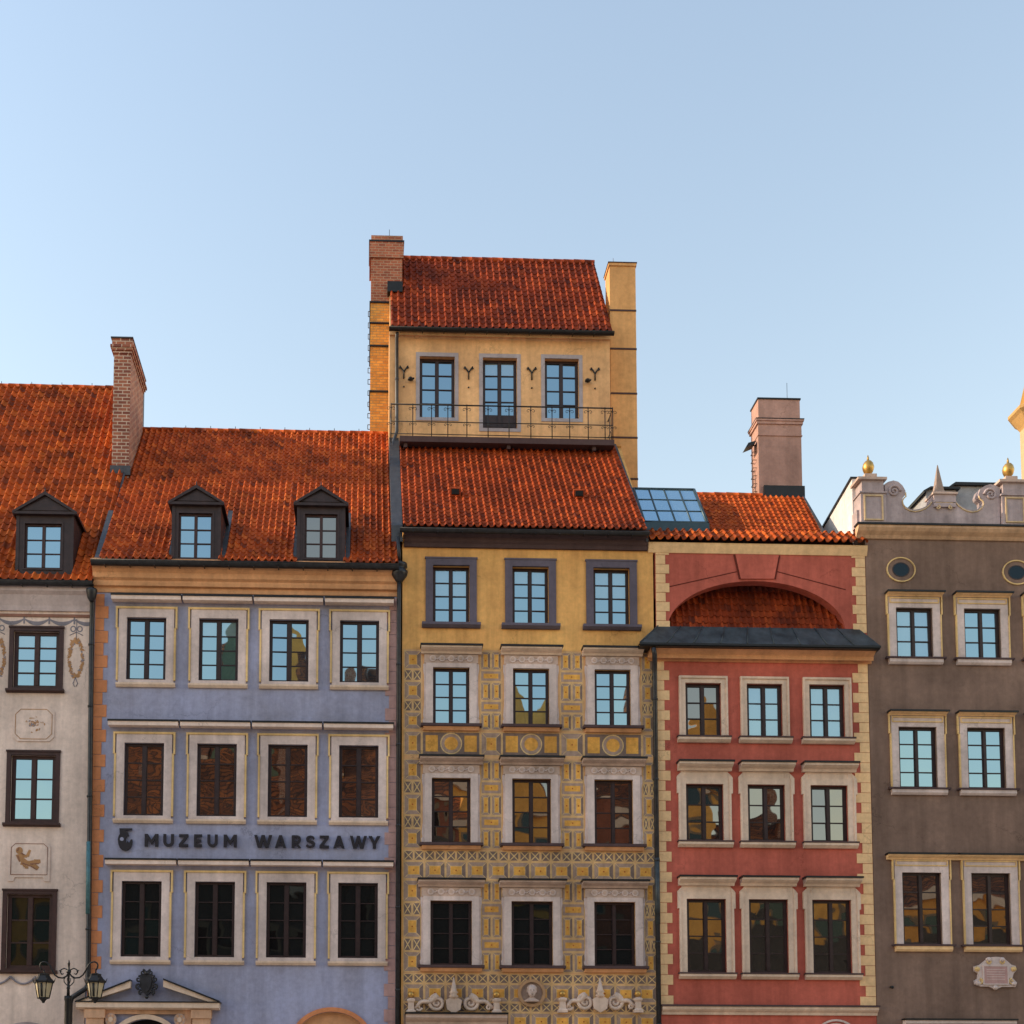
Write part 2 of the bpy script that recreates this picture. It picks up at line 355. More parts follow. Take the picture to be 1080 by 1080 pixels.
def window(parent, xc, w, z0, z1, rows=4, y=0.0, inset=.10, glass=None, fw_=.085, mull=.11, bar=.034, mat=None, cols=2, solid=0.0, open_leaf=False):
    mat = mat or timber; mb = MB(); x0, x1 = xc - w / 2, xc + w / 2; ya = y + inset; yb = ya + .07
    mb.box(x0, x0 + fw_, ya, yb, z0, z1); mb.box(x1 - fw_, x1, ya, yb, z0, z1)
    mb.box(x0 + fw_, x1 - fw_, ya, yb, z1 - fw_, z1); mb.box(x0 + fw_, x1 - fw_, ya, yb, z0, z0 + fw_)
    mb.box(xc - mull / 2, xc + mull / 2, ya - .014, yb - .004, z0 + fw_, z1 - fw_)
    gz0, gz1 = z0 + fw_ + solid, z1 - fw_
    if solid:
        for s in (-1, 1):
            a, b = sorted((xc + s * mull / 2, xc + s * (w / 2 - fw_)))
            mb.box(a, b, ya + .02, yb - .01, z0 + fw_, gz0); mb.box(a + .06, b - .06, ya + .006, ya + .02, z0 + fw_ + .06, gz0 - .06)
    zz = [gz0 + (gz1 - gz0) * k / rows for k in range(rows + 1)]
    for s in (-1, 1):
        a, b = sorted((xc + s * mull / 2, xc + s * (w / 2 - fw_)))
        for k in range(1, rows): mb.box(a, b, ya + .012, yb - .012, zz[k] - bar / 2, zz[k] + bar / 2)
        mb.box(a, a + .018, ya + .010, yb - .014, gz0, gz1); mb.box(b - .018, b, ya + .010, yb - .014, gz0, gz1)
    win = mb.build('window', mat, parent)
    pb = MB(); bl = 0
    if glass is glass_hi and rng.random() < .35: bl = rng.choice([1, 1, 2])
    for s in (-1, 1):
        a, b = sorted((xc + s * mull / 2, xc + s * (w / 2 - fw_))); lt, lr = rng.gauss(0, .010), rng.gauss(0, .012)
        for k in range(rows):
            t, u = lt + rng.gauss(0, .004), lr + rng.gauss(0, .004); cx_, cz_ = (a + b) / 2, (zz[k] + zz[k + 1]) / 2
            pb.face([(px, ya + .042 + (px - cx_) * u + (pz - cz_) * t, pz) for px, pz in ((a, zz[k]), (b, zz[k]), (b, zz[k + 1]), (a, zz[k + 1]))], 1 if k >= rows - bl else 0)
    pb.build('pane', [glass or glass_hi, glass_cu], win, weld=False)
    return win
def hood(mb, x0, x1, z, h, out, y=0.0, m=0, md=1):
    """moulded cornice with a thin metal cover on top; z = top"""
    pr = [(y - .002, z - h), (y - out * .35, z - h), (y - out * .45, z - h * .72), (y - out * .8, z - h * .55), (y - out * .92, z - h * .42), (y - out, z - h * .40), (y - out, z - .035), (y - .002, z - .035)]
    mb.prof(pr, x0, x1, m)
    mb.box(x0 - .03, x1 + .03, y - out - .04, y - .002, z - .033, z + .02, md)
def quoins(parent, x0, side, z0, z1, long, short, h, mat, out=.018, back=.02, mj=None):
    mb = MB(); k = 0; z = z0
    while z < z1 - .05:
        w = long if k % 2 == 0 else short; t = min(z + h - .015, z1)
        if side > 0: mb.box(x0, x0 + w, -out, back, z, t)
        else: mb.box(x0 - w, x0, -out, back, z, t)
        z += h; k += 1
    return mb.build('quoins', [mat], parent)
def body(mb, x0, x1, y1, z1, m=0):
    """side and back walls of a house up to its eaves"""
    mb.face([(x0, .0, 0), (x0, y1, 0), (x0, y1, z1), (x0, .0, z1)], m); mb.face([(x1, .0, 0), (x1, .0, z1), (x1, y1, z1), (x1, y1, 0)], m)
    mb.face([(x0, y1, 0), (x1, y1, 0), (x1, y1, z1), (x0, y1, z1)], m)
def gable_wall(mb, x, pts, m=0, t=.2, s=1):
    """upright slab in the y-z plane, thickness t towards -s"""
    n = len(pts); a = [(x, y, z) for y, z in pts]; b = [(x - s * t, y, z) for y, z in pts]
    mb.face(a, m); mb.face(b[::-1], m)
    for i in range(n): j = (i + 1) % n; mb.face([a[i], a[j], b[j], b[i]], m)
def spiral(mb, cx, cz, r0, turns, a0, dr, y, tr, m=0, end=.12):
    pts = []; n = int(22 * turns)
    for i in range(n + 1):
        t = i / n; a = R(a0) + dr * 2 * math.pi * turns * t; r = r0 * (1 - t) + r0 * end * t
        pts.append((cx + r * math.cos(a), y, cz + r * math.sin(a)))
    mb.tube(pts, tr, m, 7, taper=tr * .6)
def dormer(parent, px0, px1, pw0, pw1, pt, pb, wt, wb, apex, y, rows=3, glass=None, hang=.10, drop=.02, surf=None):
    """roof dormer: front with opening, cheeks, gabled roof; photo positions of its front"""
    xm = (px0 + px1) / 2
    x0, x1 = X(px0, 560, y), X(px1, 560, y); zt, zb = Z(xm, pt, y), Z(xm, pb, y) - drop
    a, b, c, d = X(pw0, 560, y), X(pw1, 560, y), Z(xm, wb, y), Z(xm, wt, y)
    zap = Z(xm, apex, y); xc = (x0 + x1) / 2; mb = MB(); yb = y + 3.2
    mb.wall(x0, x1, zb, zt, [(a, b, c, d)], y, .12)
    for xx in (x0, x1): mb.face([(xx, y, zb), (xx, yb, zb), (xx, yb, zt), (xx, y, zt)], 0)
    mb.frame(a, b, c, d, .05, .05, .06, .05, y - .025, y + .01)
    mb.box(x0 + .002, x0 + .10, y - .018, y + .01, zb, zt); mb.box(x1 - .10, x1 - .002, y - .018, y + .01, zb, zt)
    dm = mb.build('dormer', dormer_m, parent)
    rb = MB(); e = hang
    th = .11
    dz = (zap - zt)
    out = [(x0 - e, zt), (xc, zap), (x1 + e, zt), (x1 + e, zt - .07), (xc, zap - th - .02), (x0 - e, zt - .07)]
    rb.prism([(x0 - e, zt + .0), (xc, zap), (xc, zap - th), (x0 - e, zt - .08)], y - .13, yb); rb.prism([(xc, zap), (x1 + e, zt), (x1 + e, zt - .08), (xc, zap - th)], y - .13, yb)
    rb.box(x0 - e + .004, x1 + e - .004, y - .12, y - .001, zt - .085, zt - .005)
    rb.prism([(x0 - e + .12, zt), (xc, zap - th - .01), (x1 + e - .12, zt)], y - .05, y + .05)
    rb.prism([(x0 + .05, zt + .05), (xc, zap - th - .10), (x1 - .05, zt + .05)], y - .068, y - .045)
    rb.tube([(xc, y - .1, zap - .02), (xc, y - .1, zap + .12)], .03, 0, 8, taper=.008)
    rb.build('dormer_roof', dormer_m, dm)
    for xx, s in (((x0, -1), (x1, 1)) if surf else ()):
        l, r_ = sorted((xx + s * .004, xx + s * .15)); fl = MB(); fl.prof([(y + .06, surf(y + .06) - .1), (y + .06, surf(y + .06) + .13), (y + 1.9, surf(y + 1.9) + .13), (y + 1.9, surf(y + 1.9) - .1)], l, r_)
        fl.build('flashing', lead, dm)
    window_sub(dm, a, b, c, d, rows, y + .05, glass)
    return dm
def window_sub(dm, a, b, c, d, rows, y, glass):
    mb = MB(); xc = (a + b) / 2; f = .055; mu = .09
    mb.frame(a + f, b - f, c + f, d - f, f, f, f, f, y, y + .06)
    mb.box(xc - mu / 2, xc + mu / 2, y - .01, y + .055, c + f, d - f)
    zz = [c + f + (d - c - 2 * f) * k / rows for k in range(rows + 1)]
    for k in range(1, rows):
        mb.box(a + f, xc - mu / 2, y + .01, y + .05, zz[k] - .016, zz[k] + .016); mb.box(xc + mu / 2, b - f, y + .01, y + .05, zz[k] - .016, zz[k] + .016)
    mb.build('window', timber_r, dm)
    pb = MB()
    for (p, q) in ((a + f, xc - mu / 2), (xc + mu / 2, b - f)):
        t, u = rng.gauss(0, .012), rng.gauss(0, .012)
        for k in range(rows):
            cz = (zz[k] + zz[k + 1]) / 2; pb.face([(x, y + .035 + (x - (p + q) / 2) * u + (z - cz) * t, z) for x, z in ((p, zz[k]), (q, zz[k]), (q, zz[k + 1]), (p, zz[k + 1]))])
    pb.build('pane', glass or glass_hi, dm, weld=False)
def rods(mb, x0, x1, y, z, n, h=.10, m=0):
    for i in range(n):
        x = x0 + (x1 - x0) * (i + .5) / n; mb.tube([(x, y, z), (x, y, z + h)], .012, m, 5)
GRP = 'painted town houses in a row along the square'

# ------------------------------------------------------------------ ground
g = MB(); g.face([(-900, -900, 0), (900, -900, 0), (900, 900, 0), (-900, 900, 0)])
cob, cnt, cb_ = newmat('cobblestones')
vo = N(cnt, 'ShaderNodeTexVoronoi', Scale=7); cnt.links.new(mapping(cnt, (1, 1, 1)), vo.inputs[0])
cnt.links.new(mixc(cnt, 1, ramp(cnt, vo.outputs['Color'], [(0, (.20, .18, .165, 1)), (1, (.36, .33, .30, 1))]), ramp(cnt, noise(cnt, .2, 6), [(.3, g4(.7)), (.7, g4(1.1))]), 'MULTIPLY'), cb_.inputs['Base Color']); cb_.inputs['Roughness'].default_value = .85
tag(g.build('square_paving', cob), None, None, kind='structure')

# ================================================================== CREAM HOUSE (left edge)
def cream_house():
    xr = X(95.5, 800) - .01; xl = xr - 13.0
    H = thing('town_house', ((xl + xr) / 2, 0, 0), 'cream house at the left edge with painted wreaths and tall dark brown window frames', 'house', GRP)
    zt = Z(50, 628)
    cols = [X(38.3, 695) - k * 2.36 for k in range(5)]
    rows = [(Z(38, 728.9), Z(38, 661.6), 4, 1.64), (Z(34, 870), Z(34, 792.2), 3, 1.60), (Z(29, 1025), Z(29, 938.4), 3, 1.62)]
    holes = [(c - w / 2 + .13, c + w / 2 - .13, a + .10, b - .13) for c in cols for a, b, r, w in rows]
    zs = Z(50, 1078) 
    for c in cols: holes.append((c - .75, c + .75, 1.0, zs - .7))
    mb = MB(); mb.wall(xl, xr, 0, zt, holes, 0, .3); body(mb, xl, xr, 11, zt)
    mb.face([(xl, 0, zt), (xr, 0, zt), (xr, 11, zt), (xl, 11, zt)])
    mb.build('wall', cream_w, H)
    for ci, c in enumerate(cols):
        for ri, (a, b, r, w) in enumerate(rows):
            wn = window(H, c, w - .26, a + .10, b - .13, r, 0, .07, [glass_hi, glass_hi, glass_dk][ri], .10, .13, .04, timber_r)
            s = MB(); s.frame(c - w / 2 + .13, c + w / 2 - .13, a + .10, b - .13, .13, .13, .13, .10, -.05, .03)
            s.box(c - w / 2 - .02, c + w / 2 + .02, -.075, .0, b - .035, b + .02)
            s.build('surround', timber_r, wn)
            s = MB(); s.prof([(0, a - .06), (-.05, a - .06), (-.14, a - .02), (-.14, a + .04), (0, a + .04)], c - w / 2 - .06, c + w / 2 + .06); s.build('sill', timber_r, wn)
        gw = MB(); gw.box(c - .75, c + .75, .12, .2, 1.0, zs - .7); gw.build('shop_window', timber, H)
        s = MB(); s.ring(c, zs - .75, .95, .75, .12, -.05, .02, 0, 20, 0, 180); s.build('arch_moulding', stone_g, H)
    # frieze, cornice
    mb = MB()
    mb.prof([(0, Z(50, 645)), (-.06, Z(50, 645)), (-.09, Z(50, 640)), (-.16, Z(50, 634)), (-.20, Z(50, 630)), (-.30, Z(50, 627)), (-.30, Z(50, 622)), (0, Z(50, 622))], xl, xr, 0)
    mb.box(xl, xr, -.03, -.001, Z(50, 651), Z(50, 648), 1)
    mb.build('cornice', [stucco('lilac grey cornice', (.60, .50, .50, 1), .2, .2), paint_n], H)
    ye = -.34; ze = Z(50, 614, ye); yr = 6.2; zr = Z(60, 409, yr)
    roof(H, xl - .1, xl - .1, xr + .03, xr + .03, (ye, ze), (yr, zr), (12, zt), tile_a, .235, .34, 1.0, kick=.05, skip=[(X(17 - 116 * k, 560, -.1), X(78 - 116 * k, 560, -.1), -.02) for k in range(3)])
    L = lambda y: ze + (zr - ze) * (y - ye) / (yr - ye)
    mb = MB(); tiles(mb, xr + .04, xr + .04, xr + .20, xr + .20, (1.75, L(1.75) + .02), (yr, zr + .02), .21, .36, 1.05)
    mb.face([(xr + .04, 1.78, L(1.75) - .02), (xr + .20, 1.78, L(1.75) - .02), (xr + .20, yr, zr - .02), (xr + .04, yr, zr - .02)], 1)
    mb.build('roof_verge', [tile_a, joint], H, weld=False)
    mb = MB(); gable_wall(mb, xr + .27, [(1.6, L(1.6) - 1.6), (yr, zr - 2.5), (yr, zr + .05), (1.6, L(1.6) + .06)], 0, .07)
    mb.build('flashing', lead, H); mb = MB()
    mb.box(xr - .02, xr + .27, 1.60, 1.74, L(1.6) - .35, L(1.6) + .05)
    mb.build('flashing', lead, H)
    mb = MB(); gable_wall(mb, xl + .0, [(0, zt), (11, zt), (yr, zr - .05)], 0, .2, -1); gable_wall(mb, xr - .02, [(0, zt), (11, zt), (yr, zr - .05)], 0, .2); mb.build('gable', cream_w, H)
    mb = MB(); rods(mb, xl, xr, yr, zr + .1, 12); mb.build('lightning_conductor', black_m, H)
    gutter(H, xl, xr + .05, ye - .04, Z(50, 613.5, ye - .05), .125)
    # downpipe with elbow and copper section
    p = lambda px, py, y=-.12: (X(px, py, y), y, Z(px, py, y))
    pipe(H, [p(97, 622, -.35), p(97.5, 630, -.3), p(97, 655, -.14), p(96.6, 665), p(93, 1038), p(90, 1043), p(76, 1052, -.16), p(74, 1058, -.16), (X(74, 1058, -.16), -.16, .3)], .075, zinc, [p(96.3, 680), p(95.5, 745), p(94.5, 840), p(93.3, 980)])
    mb = MB(); mb.tube([p(94, 888), p(93.2, 964)], .083, 0, 10); mb.build('copper_sleeve', verdi, H)
    mb = MB(); mb.lathe([(.06, -.22), (.13, -.1), (.17, .1), (.17, .16)], (X(97.2, 628, -.3), -.36, Z(97, 628, -.3)), 0, 12); mb.build('hopper', zinc, H)
    # dormers
    yd = -.05
    for k in range(3):
        o = -k * 116
        dormer(H, 17 + o, 78 + o, 26.4 + o, 65.3 + o, 541, 603, 552.5, 599.7, 520, yd, drop=.10)
    # brick chimney on the party wall
    yc = 3.1
    x0, x1 = X(118, 480, yc), X(136, 480, yc); zb, zc = L(yc) - .4, Z(128, 358, yc)
    mb = MB(); mb.box(x0, x1, yc, 5.45, zb - 2.5, zc - .5)
    for i, o in enumerate((.03, .07, .11)): mb.box(x0 - o, x1 + o, yc - o, 5.45 + o, zc - .5 + i * .09, zc - .41 + i * .09)
    mb.box(x0 - .06, x1 + .06, yc - .06, 5.51, zc - .23, zc)
    mb.box(x0 - .10, x1 + .08, yc - .1, 5.55, zc, zc + .04, 1)
    ch = mb.build('chimney', [brick_r, lead], H)
    mb = MB(); mb.box(x0 - .04, x1 + .06, yc - .06, yc + .02, L(yc) - .1, L(yc) + .22); mb.build('flashing', lead, ch)
    # painted decoration: swags, wreaths, cartouches
    wx = [X(80, 695) - 2.36 * k for k in range(6)]
    mb = MB(); zs0 = Z(60, 652.5)
    sw = 26.7 * .0285
    x = X(78.5, 655) + 2 * sw; first = True
    segs = []
    for k in range(18):
        a, b = x - sw, x; x -= sw
        if b > xr + .6: continue
        up_, lo_ = [], []
        for i in range(13):
            t = i / 12; xx = a + (b - a) * t; d = 4 * t * (1 - t)
            if xx > xr - .05: continue
            up_.append((xx, zs0 - d * .10)); lo_.append((xx, zs0 - .035 - d * .19))
        if len(up_) > 2: mb.prism(up_ + lo_[::-1], -.006, .001)
        if a < xr - .1: mb.box(a - .025, a + .025, -.010, .001, zs0 - .17, zs0 + .05)
    mb.build('painted_swags', paint_b, H)
    zt1, zw0, zw1 = Z(78, 660), Z(79, 714), Z(79, 675)
    for c in wx:
        mb = MB(); cz = (zw0 + zw1) / 2
        for i in range(190):
            a = rng.uniform(0, 2 * math.pi); rr = rng.gauss(1, .08); s = rng.uniform(.045, .075); an = rng.uniform(0, 3.14)
            q, w_ = c + .20 * rr * math.cos(a), cz + .56 * rr * math.sin(a)
            mb.prism([(q + s * math.cos(an), w_ + s * math.sin(an)), (q + s * .45 * math.cos(an + 1.57), w_ + s * .45 * math.sin(an + 1.57)), (q - s * math.cos(an), w_ - s * math.sin(an)), (q - s * .45 * math.cos(an + 1.57), w_ - s * .45 * math.sin(an + 1.57))], -.004 - rng.random() * .004, .001, 0 if rng.random() < .8 else 1)
        mb.tube([(c, -.003, zs0), (c, -.003, zw1)], .012, 1, 5)
        for s in (-1, 1):
            mb.ring(c + s * .10, zt1 - .10, .09, .10, .035, -.007, .001, 1, 14); mb.tube([(c, -.003, zt1 - .2), (c + s * .2, -.003, zt1 - .30)], .014, 1, 5)
            mb.tube([(c, -.003, zw0 - .02), (c + s * .07, -.003, zw0 - .2), (c + s * .02, -.003, zw0 - .3)], .014, 1, 5)
        mb.build('painted_wreath', [paint_o, paint_b], H)
    def octo(x0, x1, z0, z1, c): return [(x0 + c, z0), (x1 - c, z0), (x1, z0 + c), (x1, z1 - c), (x1 - c, z1), (x0 + c, z1), (x0, z1 - c), (x0, z0 + c)]
    for k in range(4):
        o = -2.36 * k; xa, xb, za, zb_ = X(14, 764) + o, X(57.5, 764) + o, Z(36, 782), Z(36, 746); mb = MB()
        mb.prism(octo(xa, xb, za, zb_, .14), -.03, .001, 0)
        pts = octo(xa + .07, xb - .07, za + .07, zb_ - .07, .16); mb.tube([(x, -.031, z) for x, z in pts + pts[:1]], .012, 1, 5)
        cx_, cz_ = (xa + xb) / 2, (za + zb_) / 2
        for i in range(60):
            a = rng.uniform(0, 6.28); r_ = abs(rng.gauss(0, .13)); s = rng.uniform(.02, .045); q, w_ = cx_ + r_ * 1.3 * math.cos(a), cz_ + r_ * math.sin(a)
            mb.prism([(q + s * math.cos(a + j * 1.57) * (1 if j % 2 else .5), w_ + s * math.sin(a + j * 1.57) * (1 if j % 2 else .5)) for j in range(4)], -.034 - rng.random() * .006, -.029, 1 if i % 3 else 2)
        mb.build('flower_panel', [cream_w, paint_o, paint_b], H)
        xa, xb, za, zb_ = X(9, 908) + o, X(53, 908) + o, Z(32, 922), Z(32, 888); mb = MB()
        mb.prism([(xa, za - .22), (xa + .16, za - .22), (xa + .2, za - .1), (xb - .2, za - .1), (xb - .16, za - .22), (xb, za - .22), (xb, zb_ - .14), (xb - .14, zb_), (xa + .14, zb_), (xa, zb_ - .14)], -.03, .001, 0)
        pts = [(xa + .08, za - .02), (xb - .08, za - .02), (xb - .08, zb_ - .17), (xb - .2, zb_ - .06), (xa + .2, zb_ - .06), (xa + .08, zb_ - .17)]; mb.tube([(x, -.031, z) for x, z in pts + pts[:1]], .012, 1, 5)
        cx_, cz_ = (xa + xb) / 2, (za + zb_) / 2
        mb.disc(cx_ - .30, cz_ + .22, .105, .11, -.034, -.029, 2, 14)
        for pl, r_ in (([(-.30, .12), (-.22, -.10), (-.05, -.18)], .115), ([(-.05, -.18), (.15, -.12), (.34, -.10)], .075), ([(-.05, -.18), (.14, -.22), (.28, -.32)], .068), ([(-.24, .06), (-.06, .04), (.02, .24)], .05), ([(-.26, -.02), (-.12, -.28), (-.02, -.3)], .045)):
            for i in range(len(pl) - 1):
                (a, b), (c_, d) = pl[i], pl[i + 1]; l = math.hypot(c_ - a, d - b); ux, uz = -(d - b) / l * r_, (c_ - a) / l * r_; q = -.0345 - rng.random() * .006
                mb.prism([(cx_ + a + ux, cz_ + b + uz), (cx_ + a - ux, cz_ + b - uz), (cx_ + c_ - ux * .7, cz_ + d - uz * .7), (cx_ + c_ + ux * .7, cz_ + d + uz * .7)], q, -.029, 2)
        for (a, b, c_, d) in ((-.34, .06, -.28, -.12), (-.20, -.16, .02, -.24), (.04, -.19, .30, -.17), (.05, -.25, .24, -.37), (-.36, .20, -.31, .31), (-.25, .14, -.10, .08)):
            l = math.hypot(c_ - a, d - b); ux, uz = -(d - b) / l * .018, (c_ - a) / l * .018
            mb.prism([(cx_ + a + ux, cz_ + b + uz), (cx_ + a - ux, cz_ + b - uz), (cx_ + c_ - ux * .4, cz_ + d - uz * .4), (cx_ + c_ + ux * .4, cz_ + d + uz * .4)], -.046, -.029, 1)
        mb.build('cherub_panel', [cream_w, paint_n, paint_o], H)
    mb = MB(); x = X(38, 1032); 
    for k in range(9):
        pts = [(x - .75 * t, -.03, Z(20, 1030) - .22 * 4 * t * (1 - t)) for t in [i / 10 for i in range(11)]]; mb.tube(pts, .03, 0, 6); x -= .75
    mb.build('garland', paint_b, H)
    return H

# ================================================================== LILAC HOUSE (museum)
def lilac_house():
    xl, xr = X(95.5, 800) + .01, X(421.5, 800) - .01
    H = thing('town_house', ((xl + xr) / 2, 0, 0), 'lilac grey house with orange quoins, two brown roof dormers and a wall sign', 'house', GRP)
    zt = Z(260, 611); U = [-7.74, -5.54, -3.39, -1.23]; RW = [(14.45, 16.40), (10.25, 12.49), (5.96, 8.25)]; w = 1.2
    holes = [(u - w / 2, u + w / 2, a, b) for u in U for a, b in RW]
    pc = X(154, 1078); pw = 1.0; ac, aw = X(350, 1075), 1.12; az = Z(350, 1067)
    pz = Z(154, 1075)
    holes += [(pc - pw, pc + pw, 0, pz), (ac - aw, ac + aw, 0, az)]
    mb = MB(); mb.wall(xl, xr, 0, zt, holes, 0, .3); body(mb, xl, xr, 11, zt)
    def spandrel(c, h, z, r):
        for s in (-1, 1):
            pts = [(c + s * h, z - r), (c + s * h, z)] + [(c + s * h * math.cos(a), z - r + r * math.sin(a)) for a in [math.pi / 2 * (1 - i / 12) for i in range(12)]]
            mb.prism(pts, .001, .29)
    spandrel(pc, pw, pz, .95); spandrel(ac, aw, az, .95)
    mb.build('wall', lilac_w, H)
    gm = {(0, 0): glass_hi, (1, 0): glass_hi, (2, 0): glass_hi, (3, 0): glass_hi}
    for ri, (a, b) in enumerate(RW):
        for ci, u in enumerate(U):
            gl = glass_hi if ri == 0 else (glass_lo if ri == 1 else glass_dk)
            wn = window(H, u, w, a, b, 4, 0, .06, gl, .075, .12, .03, timber)
            s = MB()
            s.frame(u - w / 2, u + w / 2, a, b, .24, .24, .27, .10, -.06, .02, 0)
            # gilt outline with ears at the head
            l = .055; ox, oz = w / 2 + .245, b + .275
            for sg in (-1, 1):
                s.box(u + sg * ox, u + sg * (ox + l), -.085, .0, a - .02, b - .35, 1); s.box(u + sg * (ox + .035), u + sg * (ox + .035 + l), -.088, .0, b - .345, oz + l, 1)
                s.box(u + sg * (ox - .03), u + sg * (ox + .034), -.038, .0, b - .40, b - .31, 1)
            s.box(u - ox - .033, u + ox + .033, -.086, .0, oz - .005, oz + l, 1)
            s.build('surround', [stone_l, gild], wn)
            s = MB(); s.prof([(0, a - .23), (-.06, a - .23), (-.11, a - .16), (-.11, a - .105), (0, a - .105)], u - w / 2 - .30, u + w / 2 + .30); s.build('sill', stone_c, wn)
    # thin ledges over each storey, four pieces each
    for (pl, pr, pt) in ((118.5, 416.5, 631), (115, 416, 762.5), (112, 416, 907.5)):
        a, b = X(pl, pt), X(pr, pt); z = Z((pl + pr) / 2, pt + .8); n = 4; q = (b - a) / n
        for k in range(n):
            s = MB(); s.box(a + k * q + .02, a + (k + 1) * q - .04, -.27, -.001, z - .165, z - .042, 0); s.box(a + k * q + .005, a + (k + 1) * q - .02, -.30, -.001, z - .040, z + .01, 1); s.build('ledge', [stone_p, black_m], H)
    # main cornice
    z = lambda py: Z(260, py)
    mb = MB()
    mb.prof([(0, z(627)), (-.03, z(627)), (-.03, z(622)), (-.12, z(621)), (-.14, z(618)), (-.14, z(616)), (-.22, z(614)), (-.24, z(609)), (-.30, z(607)), (-.36, z(604)), (-.36, z(596)), (0, z(596))], xl - .02, xr + .0, 0)
    mb.build('cornice', ochre_s, H)
    ye = -.42; ze = Z(260, 593.5, ye); yr = 5.6; zr = Z(270, 456, yr)
    x0 = X(104.5, 593, ye)
    roof(H, x0, x0, xr - .06, xr - .06, (ye, ze), (yr, zr), (11, zt), tile_b, .20, .29, .95, kick=.05, skip=[(X(181, 560, -.33), X(233, 560, -.33), -1), (X(313, 560, -.33), X(364, 560, -.33), -1)])
    mb = MB(); L = lambda y: ze + (zr - ze) * (y - ye) / (yr - ye)
    gable_wall(mb, x0 - .02, [(ye + .1, ze - .1), (1.6, L(1.6) - .1), (1.6, L(1.6) + .05), (ye + .1, ze + .08)], 0, .16); mb.build('flashing', lead, H)
    mb = MB(); gable_wall(mb, xl + .01, [(0, zt), (11, zt), (yr, zr - .06)], 0, .2, -1); gable_wall(mb, xr - .02, [(0, zt), (11, zt), (yr, zr - .06)], 0, .2); mb.build('gable', lilac_w, H)
    mb = MB(); rods(mb, x0 + 1.2, xr, yr, zr + .1, 9); mb.build('lightning_conductor', black_m, H)
    gutter(H, xl - .02, xr - .05, ye - .02, Z(260, 594.5, ye), .135)
    dormer(H, 181, 233, 188.5, 224, 531, 597, 541.5, 589, 513, -.33, surf=L); dormer(H, 313, 364, 321.5, 356, 532, 598, 542.5, 589, 514, -.33, glass=glass_lo, surf=L)
    quoins(H, xl + .04, 1, .2, z(627), .40, .27, .385, orange_s); quoins(H, xr - .10, -1, .2, z(627), .34, .22, .385, pquoin)
    # portal
    yp = -.34
    mb = MB(); hx0, hx1 = X(80, 1060, yp), X(231, 1060, yp); zc, zd = Z(155, 1056, yp), Z(155, 1063, yp)
    mb.prof([(0, zd - .04), (yp + .12, zd - .04), (yp + .04, zd), (yp, zd + .01), (yp, zc - .035), (0, zc - .035)], hx0, hx1, 0); mb.box(hx0 - .03, hx1 + .03, yp - .03, 0, zc - .033, zc, 1)
    for (pa, za, pb_, zb_) in ((80, 1057, 137, 1034.5), (231, 1057, 172, 1033.5)):
        xa, xb, z0, z1 = X(pa, za, yp), X(pb_, zb_, yp), Z(pa, za, yp), Z(pb_, zb_, yp)
        mb.prism([(xa, z0), (xb, z1), (xb, z1 - .20), (xa + (xb - xa) * .16, z0 + .0)], yp + .04, -.002, 0)
        mb.prism([(xa, z0 + .002), (xb, z1 + .002), (xb, z1 + .05), (xa, z0 + .05)], yp - .01, -.002, 1)
    xc = (hx0 + hx1) / 2
    for s in (-1, 1):
        xo = xc + s * (hx1 - hx0) / 2
        mb.box(xo - s * .28, xo - s * .80, -.24, -.002, 0, zd - .30, 2); mb.box(xo - s * .24, xo - s * .84, -.28, -.002, zd - .298, zd - .042, 2)
        mb.box(xo - s * .26, xo - s * .82, -.262, -.24, zd - .62, zd - .56, 3)
    a0_, b0_ = xc - (hx1 - hx0) / 2 + .84, xc + (hx1 - hx0) / 2 - .84
    mb.box(a0_, pc - pw - .14, -.12, -.002, 0, zd - .042, 2); mb.box(pc + pw + .14, b0_, -.12, -.002, 0, zd - .042, 2)
    mb.ring(pc, pz - .95, pw + .14, 1.09, .14, -.15, .0, 0, 30, 0, 180)
    ctop = pz + .14
    if zd - .044 > ctop + .02: mb.box(pc - pw - .139, pc + pw + .139, -.119, -.002, ctop + .005, zd - .043, 2)
    for s in (-1, 1):
        mb.disc(pc + s * 1.02, pz - .02, .17, .19, -.16, -.119, 3, 18); mb.disc(pc + s * 1.02, pz - .02, .07, .08, -.19, -.16, 0, 12)
        for k in range(6): mb.disc(pc + s * 1.02 + .11 * math.cos(k * 1.047), pz - .02 + .12 * math.sin(k * 1.047), .04, .045, -.178, -.159, 2, 8)
    pt = mb.build('portal', [stone_c, black_m, stucco('stained portal stone', (.74, .45, .29, 1), .35, .35), stone_h], H)
    d = MB(); d.box(pc - pw, pc + pw, .2, .28, 0, pz); d.build('door', black_v, H)
    d = MB(); d.ring(ac, az - .95, aw + .13, 1.08, .13, -.06, .0, 0, 30, 0, 180)
    for s in (-1, 1): d.box(ac + s * aw, ac + s * (aw + .13), -.06, .0, 0, az - .95)
    d.build('arch_moulding', orange_s, H)
    d = MB(); d.box(ac - aw, ac + aw, .12, .2, 0, az); d.build('arched_door', ochre_s, H)
    # dark coat of arms over the portal
    mb = MB(); yk = -.16; k = lambda px, py: at(px, py, yk)
    f = lambda a, b: k(120 + a / 8.31, 1010 + b / 8.31)
    mb.prism([f(a, b) for a, b in ((235, 150), (345, 150), (352, 200), (345, 260), (322, 305), (290, 330), (258, 305), (234, 260), (228, 200))], yk - .05, -.002)
    mb.prism([f(a, b) for a, b in ((248, 175), (332, 175), (336, 205), (328, 250), (310, 285), (290, 302), (270, 285), (252, 250), (244, 205))], yk - .09, yk - .05)
